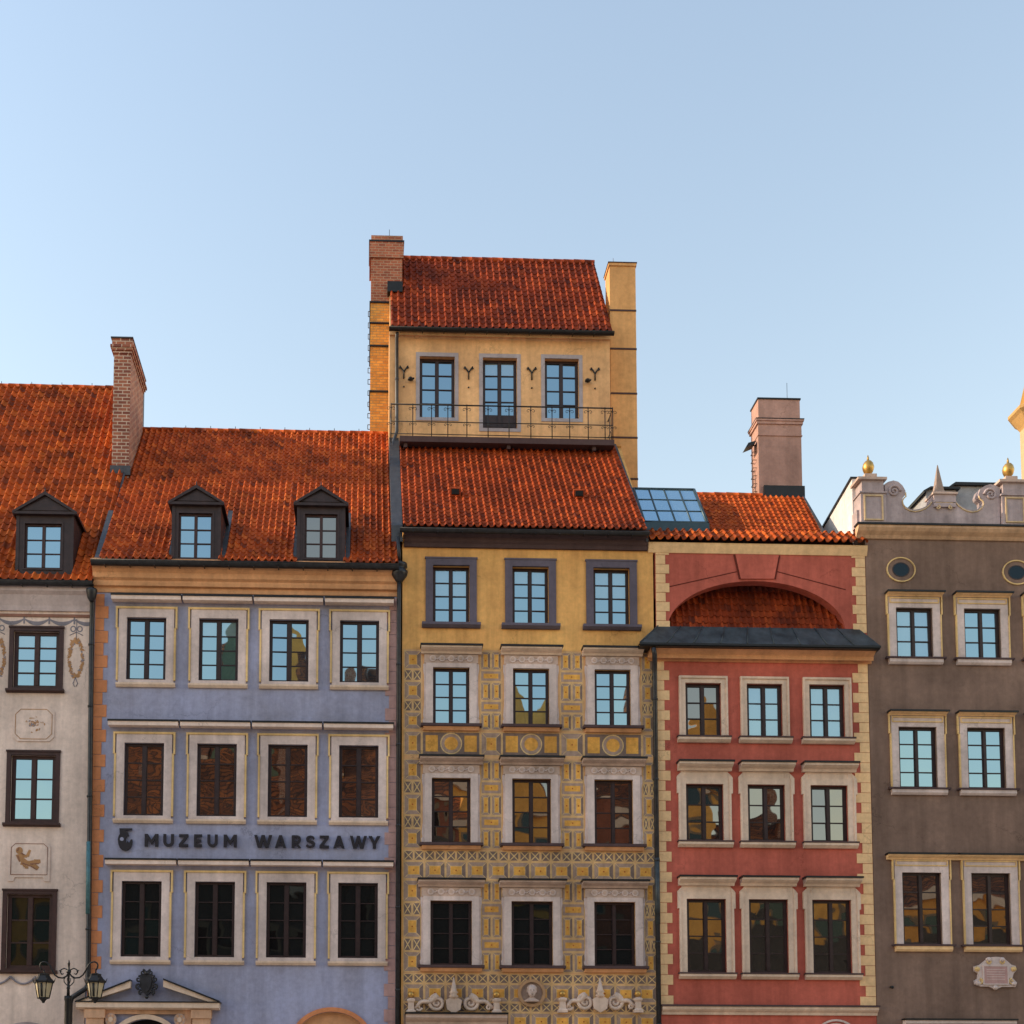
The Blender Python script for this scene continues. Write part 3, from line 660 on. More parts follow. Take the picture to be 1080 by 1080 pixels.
    for sx in (-1, 1):
        for (q, b, r_, tn, a0) in ((34, 132, .085, 1.3, 90), (72, 190, .10, 1.2, 90), (70, 250, .09, 1.2, 270), (48, 300, .08, 1.2, 270)):
            c = f(290 + sx * q, b); spiral(mb, c[0], c[1], r_, tn, a0, sx, yk - .03, .035, 0)
    c = f(290, 135); mb.sphere((c[0], yk - .03, c[1]), .07, 0); c = f(290, 345); mb.sphere((c[0], yk - .02, c[1]), .06, 0); 
    mb.build('coat_of_arms', plain('blackened bronze', (.028, .028, .034, 1), .45, .3, .4, .5), H)
    # museum sign is a thing of its own
    sg = thing('museum_sign', (X(265, 888), 0, Z(265, 895)), 'charcoal raised lettering reading MUZEUM WARSZAWY with a round emblem on the lilac wall', 'sign')
    z0, z1 = Z(275, 894.4), Z(275, 881.2)
    LT = [('M', 153, 167.4), ('U', 172.6, 183.8), ('Z', 189, 199), ('E', 205, 213.4), ('U', 219, 229.8), ('M', 236.2, 250), ('W', 268.2, 287.2), ('A', 290.2, 302), ('R', 307.8, 317.8), ('S', 322.6, 332.6), ('Z', 337, 347), ('A', 351.6, 363.6), ('W', 369, 387), ('Y', 388.6, 401.2)]
    o0 = origin(sg)
    arc = lambda cx_, cz_, rx, rz, a0, a1, n=9: [(cx_ + rx * math.cos(R(a0 + (a1 - a0) * i / n)), cz_ + rz * math.sin(R(a0 + (a1 - a0) * i / n))) for i in range(n + 1)]
    GL = {'M': [[(0, 0), (.23, 0), (.23, .60), (.5, .16), (.77, .60), (.77, 0), (1, 0), (1, 1), (.77, 1), (.5, .54), (.23, 1), (0, 1)]],
          'W': [[(0, 1), (.17, 1), (.30, .36), (.41, 1), (.59, 1), (.70, .36), (.83, 1), (1, 1), (.80, 0), (.60, 0), (.5, .56), (.40, 0), (.20, 0)]],
          'Z': [[(0, 0), (1, 0), (1, .21), (.40, .21), (1, .80), (1, 1), (.02, 1), (.02, .79), (.60, .79), (0, .2)]],
          'E': [[(0, 0), (1, 0), (1, .21), (.33, .21), (.33, .40), (.90, .40), (.90, .60), (.33, .60), (.33, .79), (1, .79), (1, 1), (0, 1)]],
          'Y': [[(.36, 0), (.64, 0), (.64, .38), (1, 1), (.71, 1), (.5, .60), (.29, 1), (0, 1), (.36, .38)]],
          'U': [[(0, 1), (0, .40)] + arc(.5, .40, .5, .40, 180, 360, 14) + [(1, 1), (.72, 1), (.72, .40)] + arc(.5, .42, .22, .21, 360, 180, 10) + [(.28, 1)]],
          'A': [[(0, 0), (.25, 0), (.32, .19), (.5, .19), (.5, .38), (.39, .38), (.5, .72), (.5, 1), (.365, 1)], [(1, 0), (.75, 0), (.68, .19), (.5, .19), (.5, .38), (.61, .38), (.5, .72), (.5, 1), (.635, 1)]],
          'R': [[(0, 0), (.29, 0), (.29, 1), (0, 1)], [(.29, 1), (.29, .80), (.54, .80)] + arc(.54, .67, .16, .13, 90, -90, 8) + [(.29, .54), (.29, .34), (.54, .34)] + arc(.54, .67, .44, .33, -90, 90, 12), [(.36, .339), (.66, .339), (1, 0), (.68, 0)]],
          'S': [arc(.48, .71, .48, .29, 25, 270, 14) + arc(.48, .29, .24, .11, 90, -90, 6)[0:7] + [(.40, .18), (.20, .30), (.0, .14)] + arc(.48, .29, .50, .29, 225, 450, 14)[1:] + arc(.48, .71, .24, .11, 270, 90, 6)[0:7] + [(.60, .80), (.76, .70)]]}
    GL['S'] = [[(.95, .80), (.80, .93), (.52, 1), (.22, .95), (.05, .80), (.04, .62), (.16, .48), (.44, .41), (.66, .35), (.70, .27), (.62, .20), (.46, .18), (.28, .22), (.14, .32), (0, .15), (.18, .05), (.46, 0), (.78, .05), (.97, .20), (.99, .38), (.86, .53), (.58, .60), (.36, .66), (.33, .74), (.40, .81), (.54, .83), (.70, .79), (.82, .67)]]
    for ch, a, b in LT:
        xa, xb = X(a, 888), X(b, 888); mb = MB()
        for pl in GL[ch]: mb.prism([(xa + p * (xb - xa), z0 + q * (z1 - z0)) for p, q in pl], -.09, -.03)
        mb.build('letter', sign_m, sg)
    f = lambda a, b: at(110 + a / 7.2, 865 + b / 7.2)
    mb = MB()
    mb.prism([f(a, b) for a, b in ((118, 66), (216, 66), (212, 80), (165, 82), (182, 98), (192, 122), (175, 128), (166, 150), (172, 178), (180, 160), (192, 178), (204, 150), (216, 150), (216, 185), (206, 212), (185, 230), (162, 237), (138, 230), (120, 212), (110, 185), (106, 150), (112, 124), (122, 108))], -.08, -.03)
    mb.build('emblem', sign_m, sg)
    c = f(137, 148); mb = MB(); mb.disc(c[0], c[1], .058, .058, -.086, -.078, 0, 16); mb.build('emblem_disc', lilac_w, sg)
    return H

# ================================================================== YELLOW HOUSE
def yellow_house():
    xl, xr = X(423.5, 800) + .01, X(691.5, 800) - .01
    H = thing('town_house', ((xl + xr) / 2, 0, 0), 'yellow house with a roof tower and balcony and patterned sgraffito over its lower floors', 'house', GRP)
    zt = Z(555, 575); U = [1.59, 4.05, 6.57]
    RW = [(16.36, 18.20, 1.13), (13.17, 14.96, 1.12), (9.49, 11.51, 1.19), (5.76, 7.73, 1.26)]
    zz = lambda py: Z(560, py)
    holes = [(u - w / 2, u + w / 2, a, b) for u in U for a, b, w in RW]
    holes += [(U[0] - 1.0, U[0] + 1.0, 0, 2.9), (U[1] - .7, U[1] + .7, 1, 2.9), (U[2] - .7, U[2] + .7, 1, 2.9)]
    mb = MB(); mb.wall(xl, xr, 0, zt, holes, 0, .3); body(mb, xl, xr, 11, zt); mb.build('wall', yellow_w, H)
    d = MB(); d.box(U[0] - 1, U[0] + 1, .15, .25, 0, 2.9); d.build('door', timber, H)
    for u in U[1:]: window(H, u, 1.4, 1, 2.9, 3, 0, .12, glass_dk)
    # sgraffito skin over the lower storeys, cut round the windows, with its drawn cells
    zs = zz(686.5); sk_ = MB(); x0, x1 = xl + .05, xr - .02
    gl = MB(); gl.wall(x0, x1, 3.0, zs, [(u - w / 2 - .0, u + w / 2 + .0, a, b) for u in U for a, b, w in RW[1:]], -.004, .004)
    sk_.v, sk_.f, sk_.m, sk_.sm = gl.v, gl.f, gl.m, gl.sm
    def q4(pts, y, m): sk_.face([(x, y, z) for x, z in pts], m)
    def rect(a, b, c, d, y, m): q4([(a, c), (b, c), (b, d), (a, d)], y, m)
    def outline(a, b, c, d, w, y, m):
        rect(a, b, d - w, d, y, m); rect(a, b, c, c + w, y, m); rect(a, a + w, c + w, d - w, y, m); rect(b - w, b, c + w, d - w, y, m)
    def cell(a, b, c, d, kind='pyr', k=.23):
        g_ = .008; a, b, c, d = a + g_, b - g_, c + g_, d - g_
        if b - a < .08 or d - c < .08: return
        a += rng.uniform(-.006, .006); d += rng.uniform(-.006, .006)
        outline(a, b, c, d, .016, -.007, 4); a, b, c, d = a + .026, b - .026, c + .026, d - .026
        if kind == 'pyr':
            i = min(b - a, d - c) * k; p = [(a, c), (b, c), (b, d), (a, d)]; q = [(a + i, c + i), (b - i, c + i), (b - i, d - i), (a + i, d - i)]
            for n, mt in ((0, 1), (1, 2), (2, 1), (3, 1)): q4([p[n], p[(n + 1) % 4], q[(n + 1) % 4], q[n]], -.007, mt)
            for n in range(4):
                (ux, uz), (vx, vz) = p[n], q[n]; l = math.hypot(vx - ux, vz - uz) or 1; ox, oz = -(vz - uz) / l * .008, (vx - ux) / l * .008
                q4([(ux + ox, uz + oz), (ux - ox, uz - oz), (vx - ox, vz - oz), (vx + ox, vz + oz)], -.0085 - n * .0003, 4)
            rect(q[0][0], q[1][0], q[0][1], q[2][1], -.0105, 4); rect(q[0][0] + .014, q[1][0] - .014, q[0][1] + .014, q[2][1] - .014, -.0125, 3); mx, mz = (a + b) / 2, (c + d) / 2
            rect(mx - .02, mx + .02, mz - .02, mz + .02, -.0145, 5)
        elif kind == 'x':
            rect(a, b, c, d, -.007, 2); w = .020
            q4([(a, c), (a + w, c), (b, d - w), (b, d), (b - w, d), (a, c + w)], -.0095, 4); q4([(b, c), (b, c + w), (a + w, d), (a, d), (a, d - w), (b - w, c)], -.012, 4)
        elif kind == 'rect':
            rect(a, b, c, d, -.007, 1); i = min(b - a, d - c) * .24; rect(a + i, b - i, c + i, d - i, -.0095, 3); mx, mz = (a + b) / 2, (c + d) / 2; rect(mx - .018, mx + .018, mz - .018, mz + .018, -.012, 5)
        elif kind == 'circ':
            rect(a, b, c, d, -.007, 2); mx, mz = (a + b) / 2, (c + d) / 2; r_ = (d - c) / 2 * .98
            def fan(r0, y, m): q4([(mx + r0 * math.cos(6.2832 * t / 24), mz + r0 * math.sin(6.2832 * t / 24)) for t in range(24)], y, m)
            fan(r_, -.0095, 4); fan(r_ - .035, -.0115, 1); fan(r_ * .62, -.0135, 3)
            w_ = (b - a) / 2
            for s in (-1, 1): l, r2 = sorted((mx + s * (r_ + .07), mx + s * (w_ - .08))); rect(l, r2, c + .09, d - .09, -.0095, 3)
    sur = .30
    edges = []
    for i in range(4):
        a = x0 if i == 0 else U[i - 1] + .60 + sur; b = x1 if i == 3 else U[i] - .60 - sur; edges.append((a, b))
    def stack(z_top, z_bot, seq, offset=0):
        hs = sum(h for h, _, _ in seq); z = z_top
        for h, k1, k2 in seq:
            hh = (z_top - z_bot) * h / hs
            for i, (a, b) in enumerate(edges):
                if b - a < .62 or i in (0, 3):
                    w = b - a
                    if k1 == 'x' : cell(a, a + w / 2, z - hh, z, 'x'); cell(a + w / 2, b, z - hh, z, 'x')
                    else: cell(a, b, z - hh, z, k1)
                elif k2 == 'two': m_ = (a + b) / 2; cell(a, m_, z - hh, z, 'pyr'); cell(m_, b, z - hh, z, 'pyr')
                else: cell(a, b, z - hh, z, k2)
            z -= hh
    SEQ = [(1.5, 'pyr', 'two'), (.9, 'x', 'rect'), (1.5, 'pyr', 'two'), (.9, 'x', 'rect'), (1.4, 'pyr', 'two')]
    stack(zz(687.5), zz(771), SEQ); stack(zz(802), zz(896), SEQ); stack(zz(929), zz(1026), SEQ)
    # round-and-square frieze
    za, zb = zz(798), zz(772.5); cell(edges[0][0], edges[0][1], za, zb, 'pyr')
    for i, u in enumerate(U):
        cell(edges[i][1], edges[i + 1][0], za, zb, 'circ'); cell(edges[i + 1][0], edges[i + 1][1], za, zb, 'pyr')
    def row(z1_, z0_, n, kind, k=.25):
        w = (x1 - x0) / n
        for i in range(n): cell(x0 + i * w, x0 + (i + 1) * w, z0_, z1_, kind, k)
    row(zz(897.5), zz(909), 24, 'x'); row(zz(909), zz(928.5), 12, 'pyr', .22)
    row(zz(1027), zz(1038), 24, 'x'); row(zz(1038), zz(1057.5), 12, 'pyr', .22); row(zz(1057.5), zz(1068), 24, 'x'); row(zz(1068), zz(1087), 12, 'pyr', .22)
    z = zz(1087)
    for k in range(2): row(z, z - .33, 24, 'x'); row(z - .33, z - .9, 12, 'pyr', .22); z -= .9
    sk_.build('sgraffito', [sg_base, sg_grey, sg_dark, sg_yel, sg_line, sg_red], H, weld=False)
    # windows
    for ri, (a, b, w) in enumerate(RW):
        for ci, u in enumerate(U):
            gl_ = [glass_hi, glass_hi, glass_lo, glass_dk][ri]
            wn = window(H, u, w, a, b, 4, 0, .13 if ri == 0 else .07, gl_, .075, .09, .03, timber); s = MB()
            if ri == 0:
                s.frame(u - w / 2, u + w / 2, a, b, .225, .225, .235, .0, -.06, .03); s.box(u - w / 2 - .25, u + w / 2 + .25, -.075, -.0, b + .20, b + .25)
                s.build('surround', grey_s, wn)
                s = MB(); s.prof([(0, a - .15), (-.08, a - .15), (-.17, a - .08), (-.17, a - .002), (0, a - .002)], u - w / 2 - .34, u + w / 2 + .34); s.build('sill', grey_s, wn)
                continue
            sd_ = .27; fr = .30
            s.frame(u - w / 2, u + w / 2, a, b, sd_ - .05, sd_ - .05, .13, .0, -.075, .02); 
            for g_ in (-1, 1):
                e = u + g_ * (w / 2 + sd_ - .05); s.box(e, e + g_ * .05, -.03, .0, a, b + .13)
                pr = [(e + g_ * .051, a + .02), (e + g_ * .085, a + .04), (e + g_ * .095, a + .14), (e + g_ * .06, a + .20), (e + g_ * .08, a + .32), (e + g_ * .07, a + .46), (e + g_ * .051, a + .62)]
                s.prism(pr, -.03, .0)
                s.prism([(e + g_ * .051, b + .13), (e + g_ * .075, b + .10), (e + g_ * .08, b - .08), (e + g_ * .051, b - .25)], -.03, .0)
            s.box(u - w / 2 - sd_, u + w / 2 + sd_, -.07, .0, b + .132, b + .40, 1)
            for k in range(-2, 3):
                c = (u + k * (w + .3) / 5, b + .27)
                s.disc(c[0], c[1], .10, .10, -.10, -.07, 0, 14); s.disc(c[0], c[1], .05, .05, -.125, -.10, 1, 10)
                if k < 2: s.tube([(c[0] + .09 + t * .04, -.075, c[1] - .03 * math.sin(t * 1.5)) for t in range(4)], .022, 0, 6)
            s.build('surround', [stone_l, stone_h], wn)
            s = MB(); hood(s, u - w / 2 - sd_ - .10, u + w / 2 + sd_ + .10, b + .63, .215, .32); s.build('hood', [stone_c if ri < 2 else stone_h, black_m], wn)
            s = MB(); s.prof([(0, a - .19), (-.10, a - .19), (-.15, a - .12), (-.17, a - .09), (0, a - .09)], u - w / 2 - .30, u + w / 2 + .30, 0); s.box(u - w / 2 - .37, u + w / 2 + .37, -.225, -.0, a - .085, a - .002, 1); s.build('sill', [ochre_s, dkbrown_c], wn)
    # main cornice, roof
    mb = MB(); mb.prof([(0, zz(579.5)), (-.08, zz(579.5)), (-.10, zz(576)), (-.16, zz(574)), (-.18, zz(570)), (-.28, zz(567)), (-.30, zz(561)), (0, zz(561))], xl + .04, xr - .18); mb.build('cornice', dkbrown_c, H)
    ye = -.36; ze = Z(555, 558.5, ye); yt = 4.4; zr = Z(545, 468, yt + .0)
    xre = X(682.5, 560, ye); xa = X(425, 558, ye)
    L = lambda y: ze + (zr - ze) * (y - ye) / (yt - ye)
    mb = MB(); tiles(mb, xa, xa, xre, xre, (ye, ze), (yt, zr), .215, .28, .95, 0, .05)
    mb.face([(xa, ye + .03, ze - .03), (xre, ye + .03, ze - .03), (xre, yt, zr - .03), (xa, yt, zr - .03)], 1)
    mb.build('roof', [tile_d, joint], H, weld=False)
    mb = MB(); gable_wall(mb, xa - .01, [(ye + .1, ze - .4), (yt, zr - .5), (yt, zr + .14), (ye + .1, ze + .12)], 0, .34); mb.build('flashing', lead, H)
    mb = MB(); gable_wall(mb, xre + .07, [(ye + .15, ze - .25), (yt, zr - .3), (yt, zr + .06), (ye + .15, ze + .08)], 0, .07)
    mb.build('flashing', lead, H)
    gutter(H, xa - .1, xre + .05, ye - .05, Z(555, 561, ye), .095)
    mb = MB(); gable_wall(mb, xr - .02, [(0, zt - .05), (9.5, zt), (yt, zr - .1)], 0, .2); gable_wall(mb, xl + .02, [(0, zt), (9.5, zt), (yt, zr - .1)], 0, .2, -1); mb.face([(xl, 9.6, zt), (xr, 9.6, zt), (xr, yt, zr), (xl, yt, zr)]); mb.build('gable', yellow_w, H)
    for (px, py) in ((480, 524), (610, 525.5)):
        for it in range(1):
            lo, hi = ye, yt
            for _ in range(30):
                mid = (lo + hi) / 2
                if L(mid) < Z(px, py, mid): lo, hi = (mid, hi) if L(hi) > Z(px, py, hi) else (lo, mid)
                else: lo, hi = (lo, mid) if L(lo) < Z(px, py, lo) else (mid, hi)
        ys = [ye + (yt - ye) * i / 200 for i in range(201)]; yv = min(ys, key=lambda t: abs(L(t) - Z(px, py, t))); xv, zv = X(px, py, yv), L(yv)
        mb = MB(); mb.prof([(yv - .12, zv - .06), (yv + .30, zv + .26), (yv - .13, zv + .24), (yv - .16, zv + .20)], xv - .17, xv + .17, 0); mb.box(xv - .12, xv + .12, yv - .175, yv - .12, zv + .0, zv + .17, 1); mb.build('roof_vent', [tile_c, black_v], H)
    # ---- roof tower
    xt0, xt1 = X(410.5, 400, yt), X(643.5, 400, yt); ztt = Z(527, 349, yt); zfl = Z(530, 462, yt)
    TW = [(442.6, 479.6, 376.1, 440.4, 0), (509.2, 545.3, 377.5, 451.9, .5), (574.6, 610.5, 378.4, 441.5, 0)]
    hs = []
    for a, b, c, d, s in TW: hs.append((X(a, 400, yt), X(b, 400, yt), Z((a + b) / 2, d, yt), Z((a + b) / 2, c, yt)))
    mb = MB(); mb.wall(xt0, xt1, zr - 1.2, ztt, hs, yt, .3)
    for xx in (xt0, xt1): mb.face([(xx, yt, zr - 4), (xx, 9.4, zr - 4), (xx, 9.4, ztt), (xx, yt, ztt)])
    mb.face([(xt0, 9.4, zr - 4), (xt1, 9.4, zr - 4), (xt1, 9.4, ztt), (xt0, 9.4, ztt)])
    mb.build('tower_wall', tower_w, H)
    for (a, b, c, d), t in zip(hs, TW):
        wn = window(H, (a + b) / 2, b - a, c, d, 4, yt, .16, glass_hi, .085, .10, .032, timber, solid=t[4]); s = MB()
        s.frame(a, b, c, d, .13, .13, .14, .12, yt - .02, yt + .01); s.build('surround', tgrey_s, wn)
    yte = yt - .3; zte = Z(527, 347.5, yte); ytr = 6.7; ztr = Z(530, 275.5, ytr)
    roof(H, xt0 + .05, xt0 + .05, xt1 + .02, xt1 - .1, (yte, zte), (ytr, ztr), (9.6, ztt), tile_c, .235, .34, 1.0, name='tower_roof')
    mb = MB(); gable_wall(mb, xt0 + .02, [(yt, ztt), (9.4, ztt), (ytr, ztr - .08)], 0, .2, -1); gable_wall(mb, xt1 - .12, [(yt, ztt), (9.4, ztt), (ytr, ztr - .08)], 0, .2); mb.build('tower_gable', tower_w, H)
    gutter(H, xt0 - .02, xt1 + .08, yte - .05, Z(527, 349.5, yte), .095, black_m)
    mb = MB(); mb.box(xt0 - .0, xt1, yt - .06, yt - .001, Z(527, 356.5, yt), Z(527, 353, yt)); mb.build('tower_cornice', tower_w, H)
    p = lambda px, py, y: (X(px, py, y), y, Z(px, py, y))
    pipe(H, [p(419, 351, yte), p(418.5, 357, yt - .1), p(418.5, 455, yt - .1), p(415, 466, yt - .15), p(414, 473, yt - .5), p(413.5, 490, yt - 1.3)], .06, lead, [p(418.5, 400, yt - .1)])
    pipe(H, [p(419.5, 566, -.42), p(421, 585, -.3), p(421, 594, -.2)], .06, zinc)
    hp = p(421, 603, -.2); mb = MB(); mb.lathe([(.05, -.36), (.12, -.3), (.25, -.12), (.27, .0), (.22, .04), (.19, .1), (.25, .14), (.25, .24), (.1, .3)], hp, 0, 16); mb.build('hopper', zinc, H)
    pipe(H, [(hp[0], -.2, hp[2] - .3), (hp[0], -.16, hp[2] - .7), (hp[0], -.14, hp[2] - 1.0), (hp[0], -.14, .3)], .07, zinc, [(hp[0], -.14, z_) for z_ in (15, 12.5, 10, 7.5, 5, 2.5)])
    # balcony
    yb = yt - .85; bx0, bx1 = X(421.5, 464, yb), X(648, 464, yb); zs1, zs0 = Z(535, 461.5, yb), Z(535, 467.5, yb)
    mb = MB(); mb.box(bx0, bx1, yb, yt - .002, zs0, zs1)
    for k in range(3): xx = bx0 + (bx1 - bx0) * (.02, .5, .90)[k]; mb.box(xx, xx + .12, yb + .1, yt - .002, zs0 - .14, zs0 - .001)
    mb.build('balcony_slab', dkbrown_c, H)
    mb = MB(); zt_, zm, zl = Z(535, 428, yb), Z(535, 446, yb), Z(535, 459, yb); bl, br_ = X(412.5, 440, yb), X(646.5, 440, yb)
    for zz_, r_ in ((zt_, .024), (zm, .016), (zl, .014)):
        mb.tube([(bl, yt - .01, zz_), (bl, yb + .03, zz_), (br_, yb + .03, zz_), (br_, yt - .01, zz_)], r_, 0, 6)
    posts = [411.6, 435.4, 455.2, 472.4, 492.5, 514.9, 537, 560, 582.4, 601, 620.5, 638.3, 646.4]
    for q in posts:
        xx = X(q, 445, yb); xx = min(max(xx, bl), br_); mb.tube([(xx, yb + .03, zs1 - .05), (xx, yb + .03, zt_ + .03)], .018, 0, 6)
        for s in (-1, 1):
            for (h, r_) in ((zt_ - .16, .075), (zm - .10, .06)): spiral(mb, xx + s * .085, h, r_, 1.1, 90 + s * 90, -s, yb + .03, .010)
    for k in range(1, 3):
        yy = yb + .03 + (yt - yb) * k / 3
        for xx in (bl, br_): mb.tube([(xx, yy, zs1), (xx, yy, zt_)], .014, 0, 6)
    mb.build('balcony_railing', black_m, H)
    k_ = lambda X_, Y_: (380 + X_ / 3.484, 230 + Y_ / 3.484)
    for (a, b) in ((160, 565), (398, 568), (630, 570), (862, 572)):
        px, py = k_(a, b); x, z = at(px, py, yt); mb = MB()
        mb.tube([(x, yt - .03, z - .26), (x, yt - .03, z - .02), (x - .06, yt - .03, z + .08), (x - .14, yt - .03, z + .19)], .026, 0, 6); mb.tube([(x, yt - .03, z - .02), (x + .06, yt - .03, z + .08), (x + .14, yt - .03, z + .19)], .026, 0, 6)
        for s in (-1, 1): spiral(mb, x + s * .15, z + .15, .05, .9, 90, s, yt - .03, .02)
        mb.sphere((x, yt - .02, z - .55), .03); mb.build('wall_anchor', black_m, H)
    for (a, b) in ((186, 597), (835, 603)):
        x, z = at(*k_(a, b), yt); mb = MB(); mb.tube([(x, yt, z), (x + .1, yt - .12, z + .02)], .03, 0, 8); mb.lathe([(.03, .05), (.09, .0), (.10, -.05), (.02, -.09)], (x - .02, yt - .14, z), 0, 12); mb.build('wall_light', black_m, H)
    # brick chimney rising through the left end of the tower roof
    yc = 5.55; cx0, cx1 = X(391, 350, yc), X(424, 350, yc); c2 = X(410, 350, yc); ctop = Z(408, 249, yc); zmid = Z(400, 318, yc)
    mb = MB(); mb.box(cx0, cx1, yc, yc + 1.2, zmid, ctop - .85, 0)
    mb.box(cx0 - .06, cx1 + .05, yc - .06, yc + 1.26, ctop - .85, ctop - .26, 0); mb.box(cx0 + .0, cx1 + .02, yc - .03, yc + 1.22, ctop - .23, ctop, 0); mb.box(cx0 - .08, cx1 + .07, yc - .08, yc + 1.28, ctop - .26, ctop - .20, 2)
    mb.box(cx0 - .01, cx1 - .01, yc + .004, yc + 1.2, zr - 3, zmid - .004, 1)
    for py in (319, 341, 365, 413): z = Z(400, py, yc); mb.box(cx0 - .05, cx1 + .01, yc - .05, yc + 1.22, z - .03, z + .02, 2)
    for i in range(11): z = Z(400, 325 + i * 12, yc); mb.tube([(cx0 + .02, yc + .2, z), (cx0 - .09, yc + .2, z), (cx0 - .09, yc + .5, z), (cx0 + .02, yc + .5, z)], .014, 2, 5)
    mb.tube([(X(411, 249, yc), yc + .5, ctop), (X(411, 230, yc), yc + .5, ctop + .62)], .010, 2, 5)
    ch = mb.build('chimney', [brick_d, brick_y, black_m], H); ch['label'] = 'tall brick chimney, dark red above and yellow below'
    Lt = lambda y: zte + (ztr - zte) * (y - yte) / (ytr - yte)
    yf = min([yte + (ytr - yte) * i / 300 for i in range(301)], key=lambda t: abs(Lt(t) - Z(416, 307.5, t)))
    mb = MB(); mb.box(X(408.5, 300, yf), X(424.5, 300, yf), yf - .16, yc + .1, Lt(yf) - .1, Z(416, 299.5, yf)); mb.build('flashing', black_m, ch)
    # plain rendered chimney at the right end of the tower
    yc = yt + .55; cx0, cx1 = X(644, 400, yc), X(671.5, 400, yc); ctop = Z(656, 278, yc)
    mb = MB(); mb.box(cx0, cx1, yc, yc + .75, zr - 4, ctop - .1, 0); mb.box(cx0 - .04, cx1 + .03, yc - .04, yc + .79, ctop - .1, ctop, 0)
    mb.box(cx0 - .06, cx1 + .05, yc - .06, yc + .81, ctop, ctop + .03, 1)
    for py in (327.5, 368, 415, 461.5, 505): z = Z(656, py, yc); mb.box(cx0 - .008, cx1 + .012, yc - .02, yc + .76, z - .03, z + .03, 1)
    mb.tube([(cx0 + .25, yc + .5, ctop), (cx0 + .24, yc + .5, ctop + .55)], .008, 1, 5)
    mb.build('chimney', [stucco('ochre render', (.82, .44, .18, 1), .2, .2), dkbrown_c], H)['label'] = 'plain ochre chimney with dark bands'
    # carved scrollwork low on the wall
    def scrolls(px0, px1, base, apex, name):
        mb = MB(); yy = -.10; f = lambda px, py: at(px, py, yy); xc_ = (px0 + px1) / 2; h = (px1 - px0) / 2
        for s in (-1, 1):
            c = f(xc_ + s * h * .38, base - 11); spiral(mb, c[0], c[1], .25, 1.9, 90, -s, yy, .06); mb.disc(c[0], c[1], .22, .22, -.07, -.002, 0, 18)
            pts = [f(xc_ + s * h * (.38 + .50 * t), base - 20 + 15 * t + 3 * math.sin(t * 6.3)) for t in [i / 8 for i in range(9)]]; mb.tube([(x, yy, z) for x, z in pts], .085, 0, 8, taper=.05)
            c = f(xc_ + s * h * .80, base - 6); spiral(mb, c[0], c[1], .10, 1.2, 0, s, yy, .045)
            c = f(xc_ + s * h * .97, base); mb.lathe([(.20, 0), (.20, .08), (.13, .12), (.12, .32), (.17, .38), (.17, .43), (.05, .47)], (c[0], yy, c[1]), 0, 4, R(45), False); mb.sphere((c[0], yy, c[1] + .57), .10, 1)
        c = f(xc_, base); ap = f(xc_, apex)[1] - c[1]
        mb.prism([(c[0] - .24, c[1] + .40), (c[0] - .20, c[1] + .12), (c[0], c[1]), (c[0] + .20, c[1] + .12), (c[0] + .24, c[1] + .40), (c[0] + .10, c[1] + .48), (c[0] - .10, c[1] + .48)], yy - .08, -.002)
        mb.lathe([(.10, .46), (.15, .52), (.09, .58), (.14, .64), (.095, .68), (.015, ap)], (c[0], yy - .02, c[1]), 0, 10)
        mb.build(name, [stucco('tan carved stone', (.76, .58, .48, 1), .3, .35), gold], H)
    scrolls(432, 525, 1069, 1031, 'scroll_ornament'); scrolls(592, 674, 1068, 1031, 'scroll_ornament')
    mb = MB(); hood(mb, X(428, 1074), X(534, 1074), Z(480, 1069), .36, .30, 0); mb.build('door_hood', [stone_h, black_m], H)
    # roundel with carved head
    x, z = at(560.5, 1047.5); mb = MB(); mb.ring(x, z, .42, .42, .09, -.09, .0, 0, 36); mb.disc(x, z, .33, .33, -.02, -.001, 1, 30)
    mb.build('roundel', [stucco('brown roundel', (.50, .30, .17, 1), .25, .2), sg_grey], H)
    mb = MB(); mb.lathe([(.02, -.17), (.07, -.155), (.10, -.10), (.122, -.02), (.128, .05), (.115, .12), (.075, .17), (.02, .19)], (x, -.10, z + .05), 0, 18, 0, True, .9)
    mb.lathe([(.24, -.27), (.22, -.22), (.13, -.17), (.07, -.13), (.065, -.06)], (x, -.07, z), 1, 16, 0, True, .5)
    mb.prism([(x - .02, z + .02), (x + .02, z + .02), (x + .012, z + .085), (x - .012, z + .085)], -.235, -.19)
    for s in (-1, 1): mb.sphere((x + s * .045, -.203, z + .08), .016, 2); mb.sphere((x + s * .125, -.10, z + .05), .03, 0, 1.5)
    mb.prism([(x - .035, z - .035), (x + .035, z - .035), (x + .02, z - .055), (x - .02, z - .055)], -.205, -.17, 2)
    for i in range(12): a = math.pi * i / 11; mb.sphere((x + .12 * math.cos(a), -.10, z + .10 + .12 * math.sin(a)), .045, 1, 1, 8, 6)
    mb.build('carved_bust', [stone_l, stone_h, sg_dark], H)
    return H

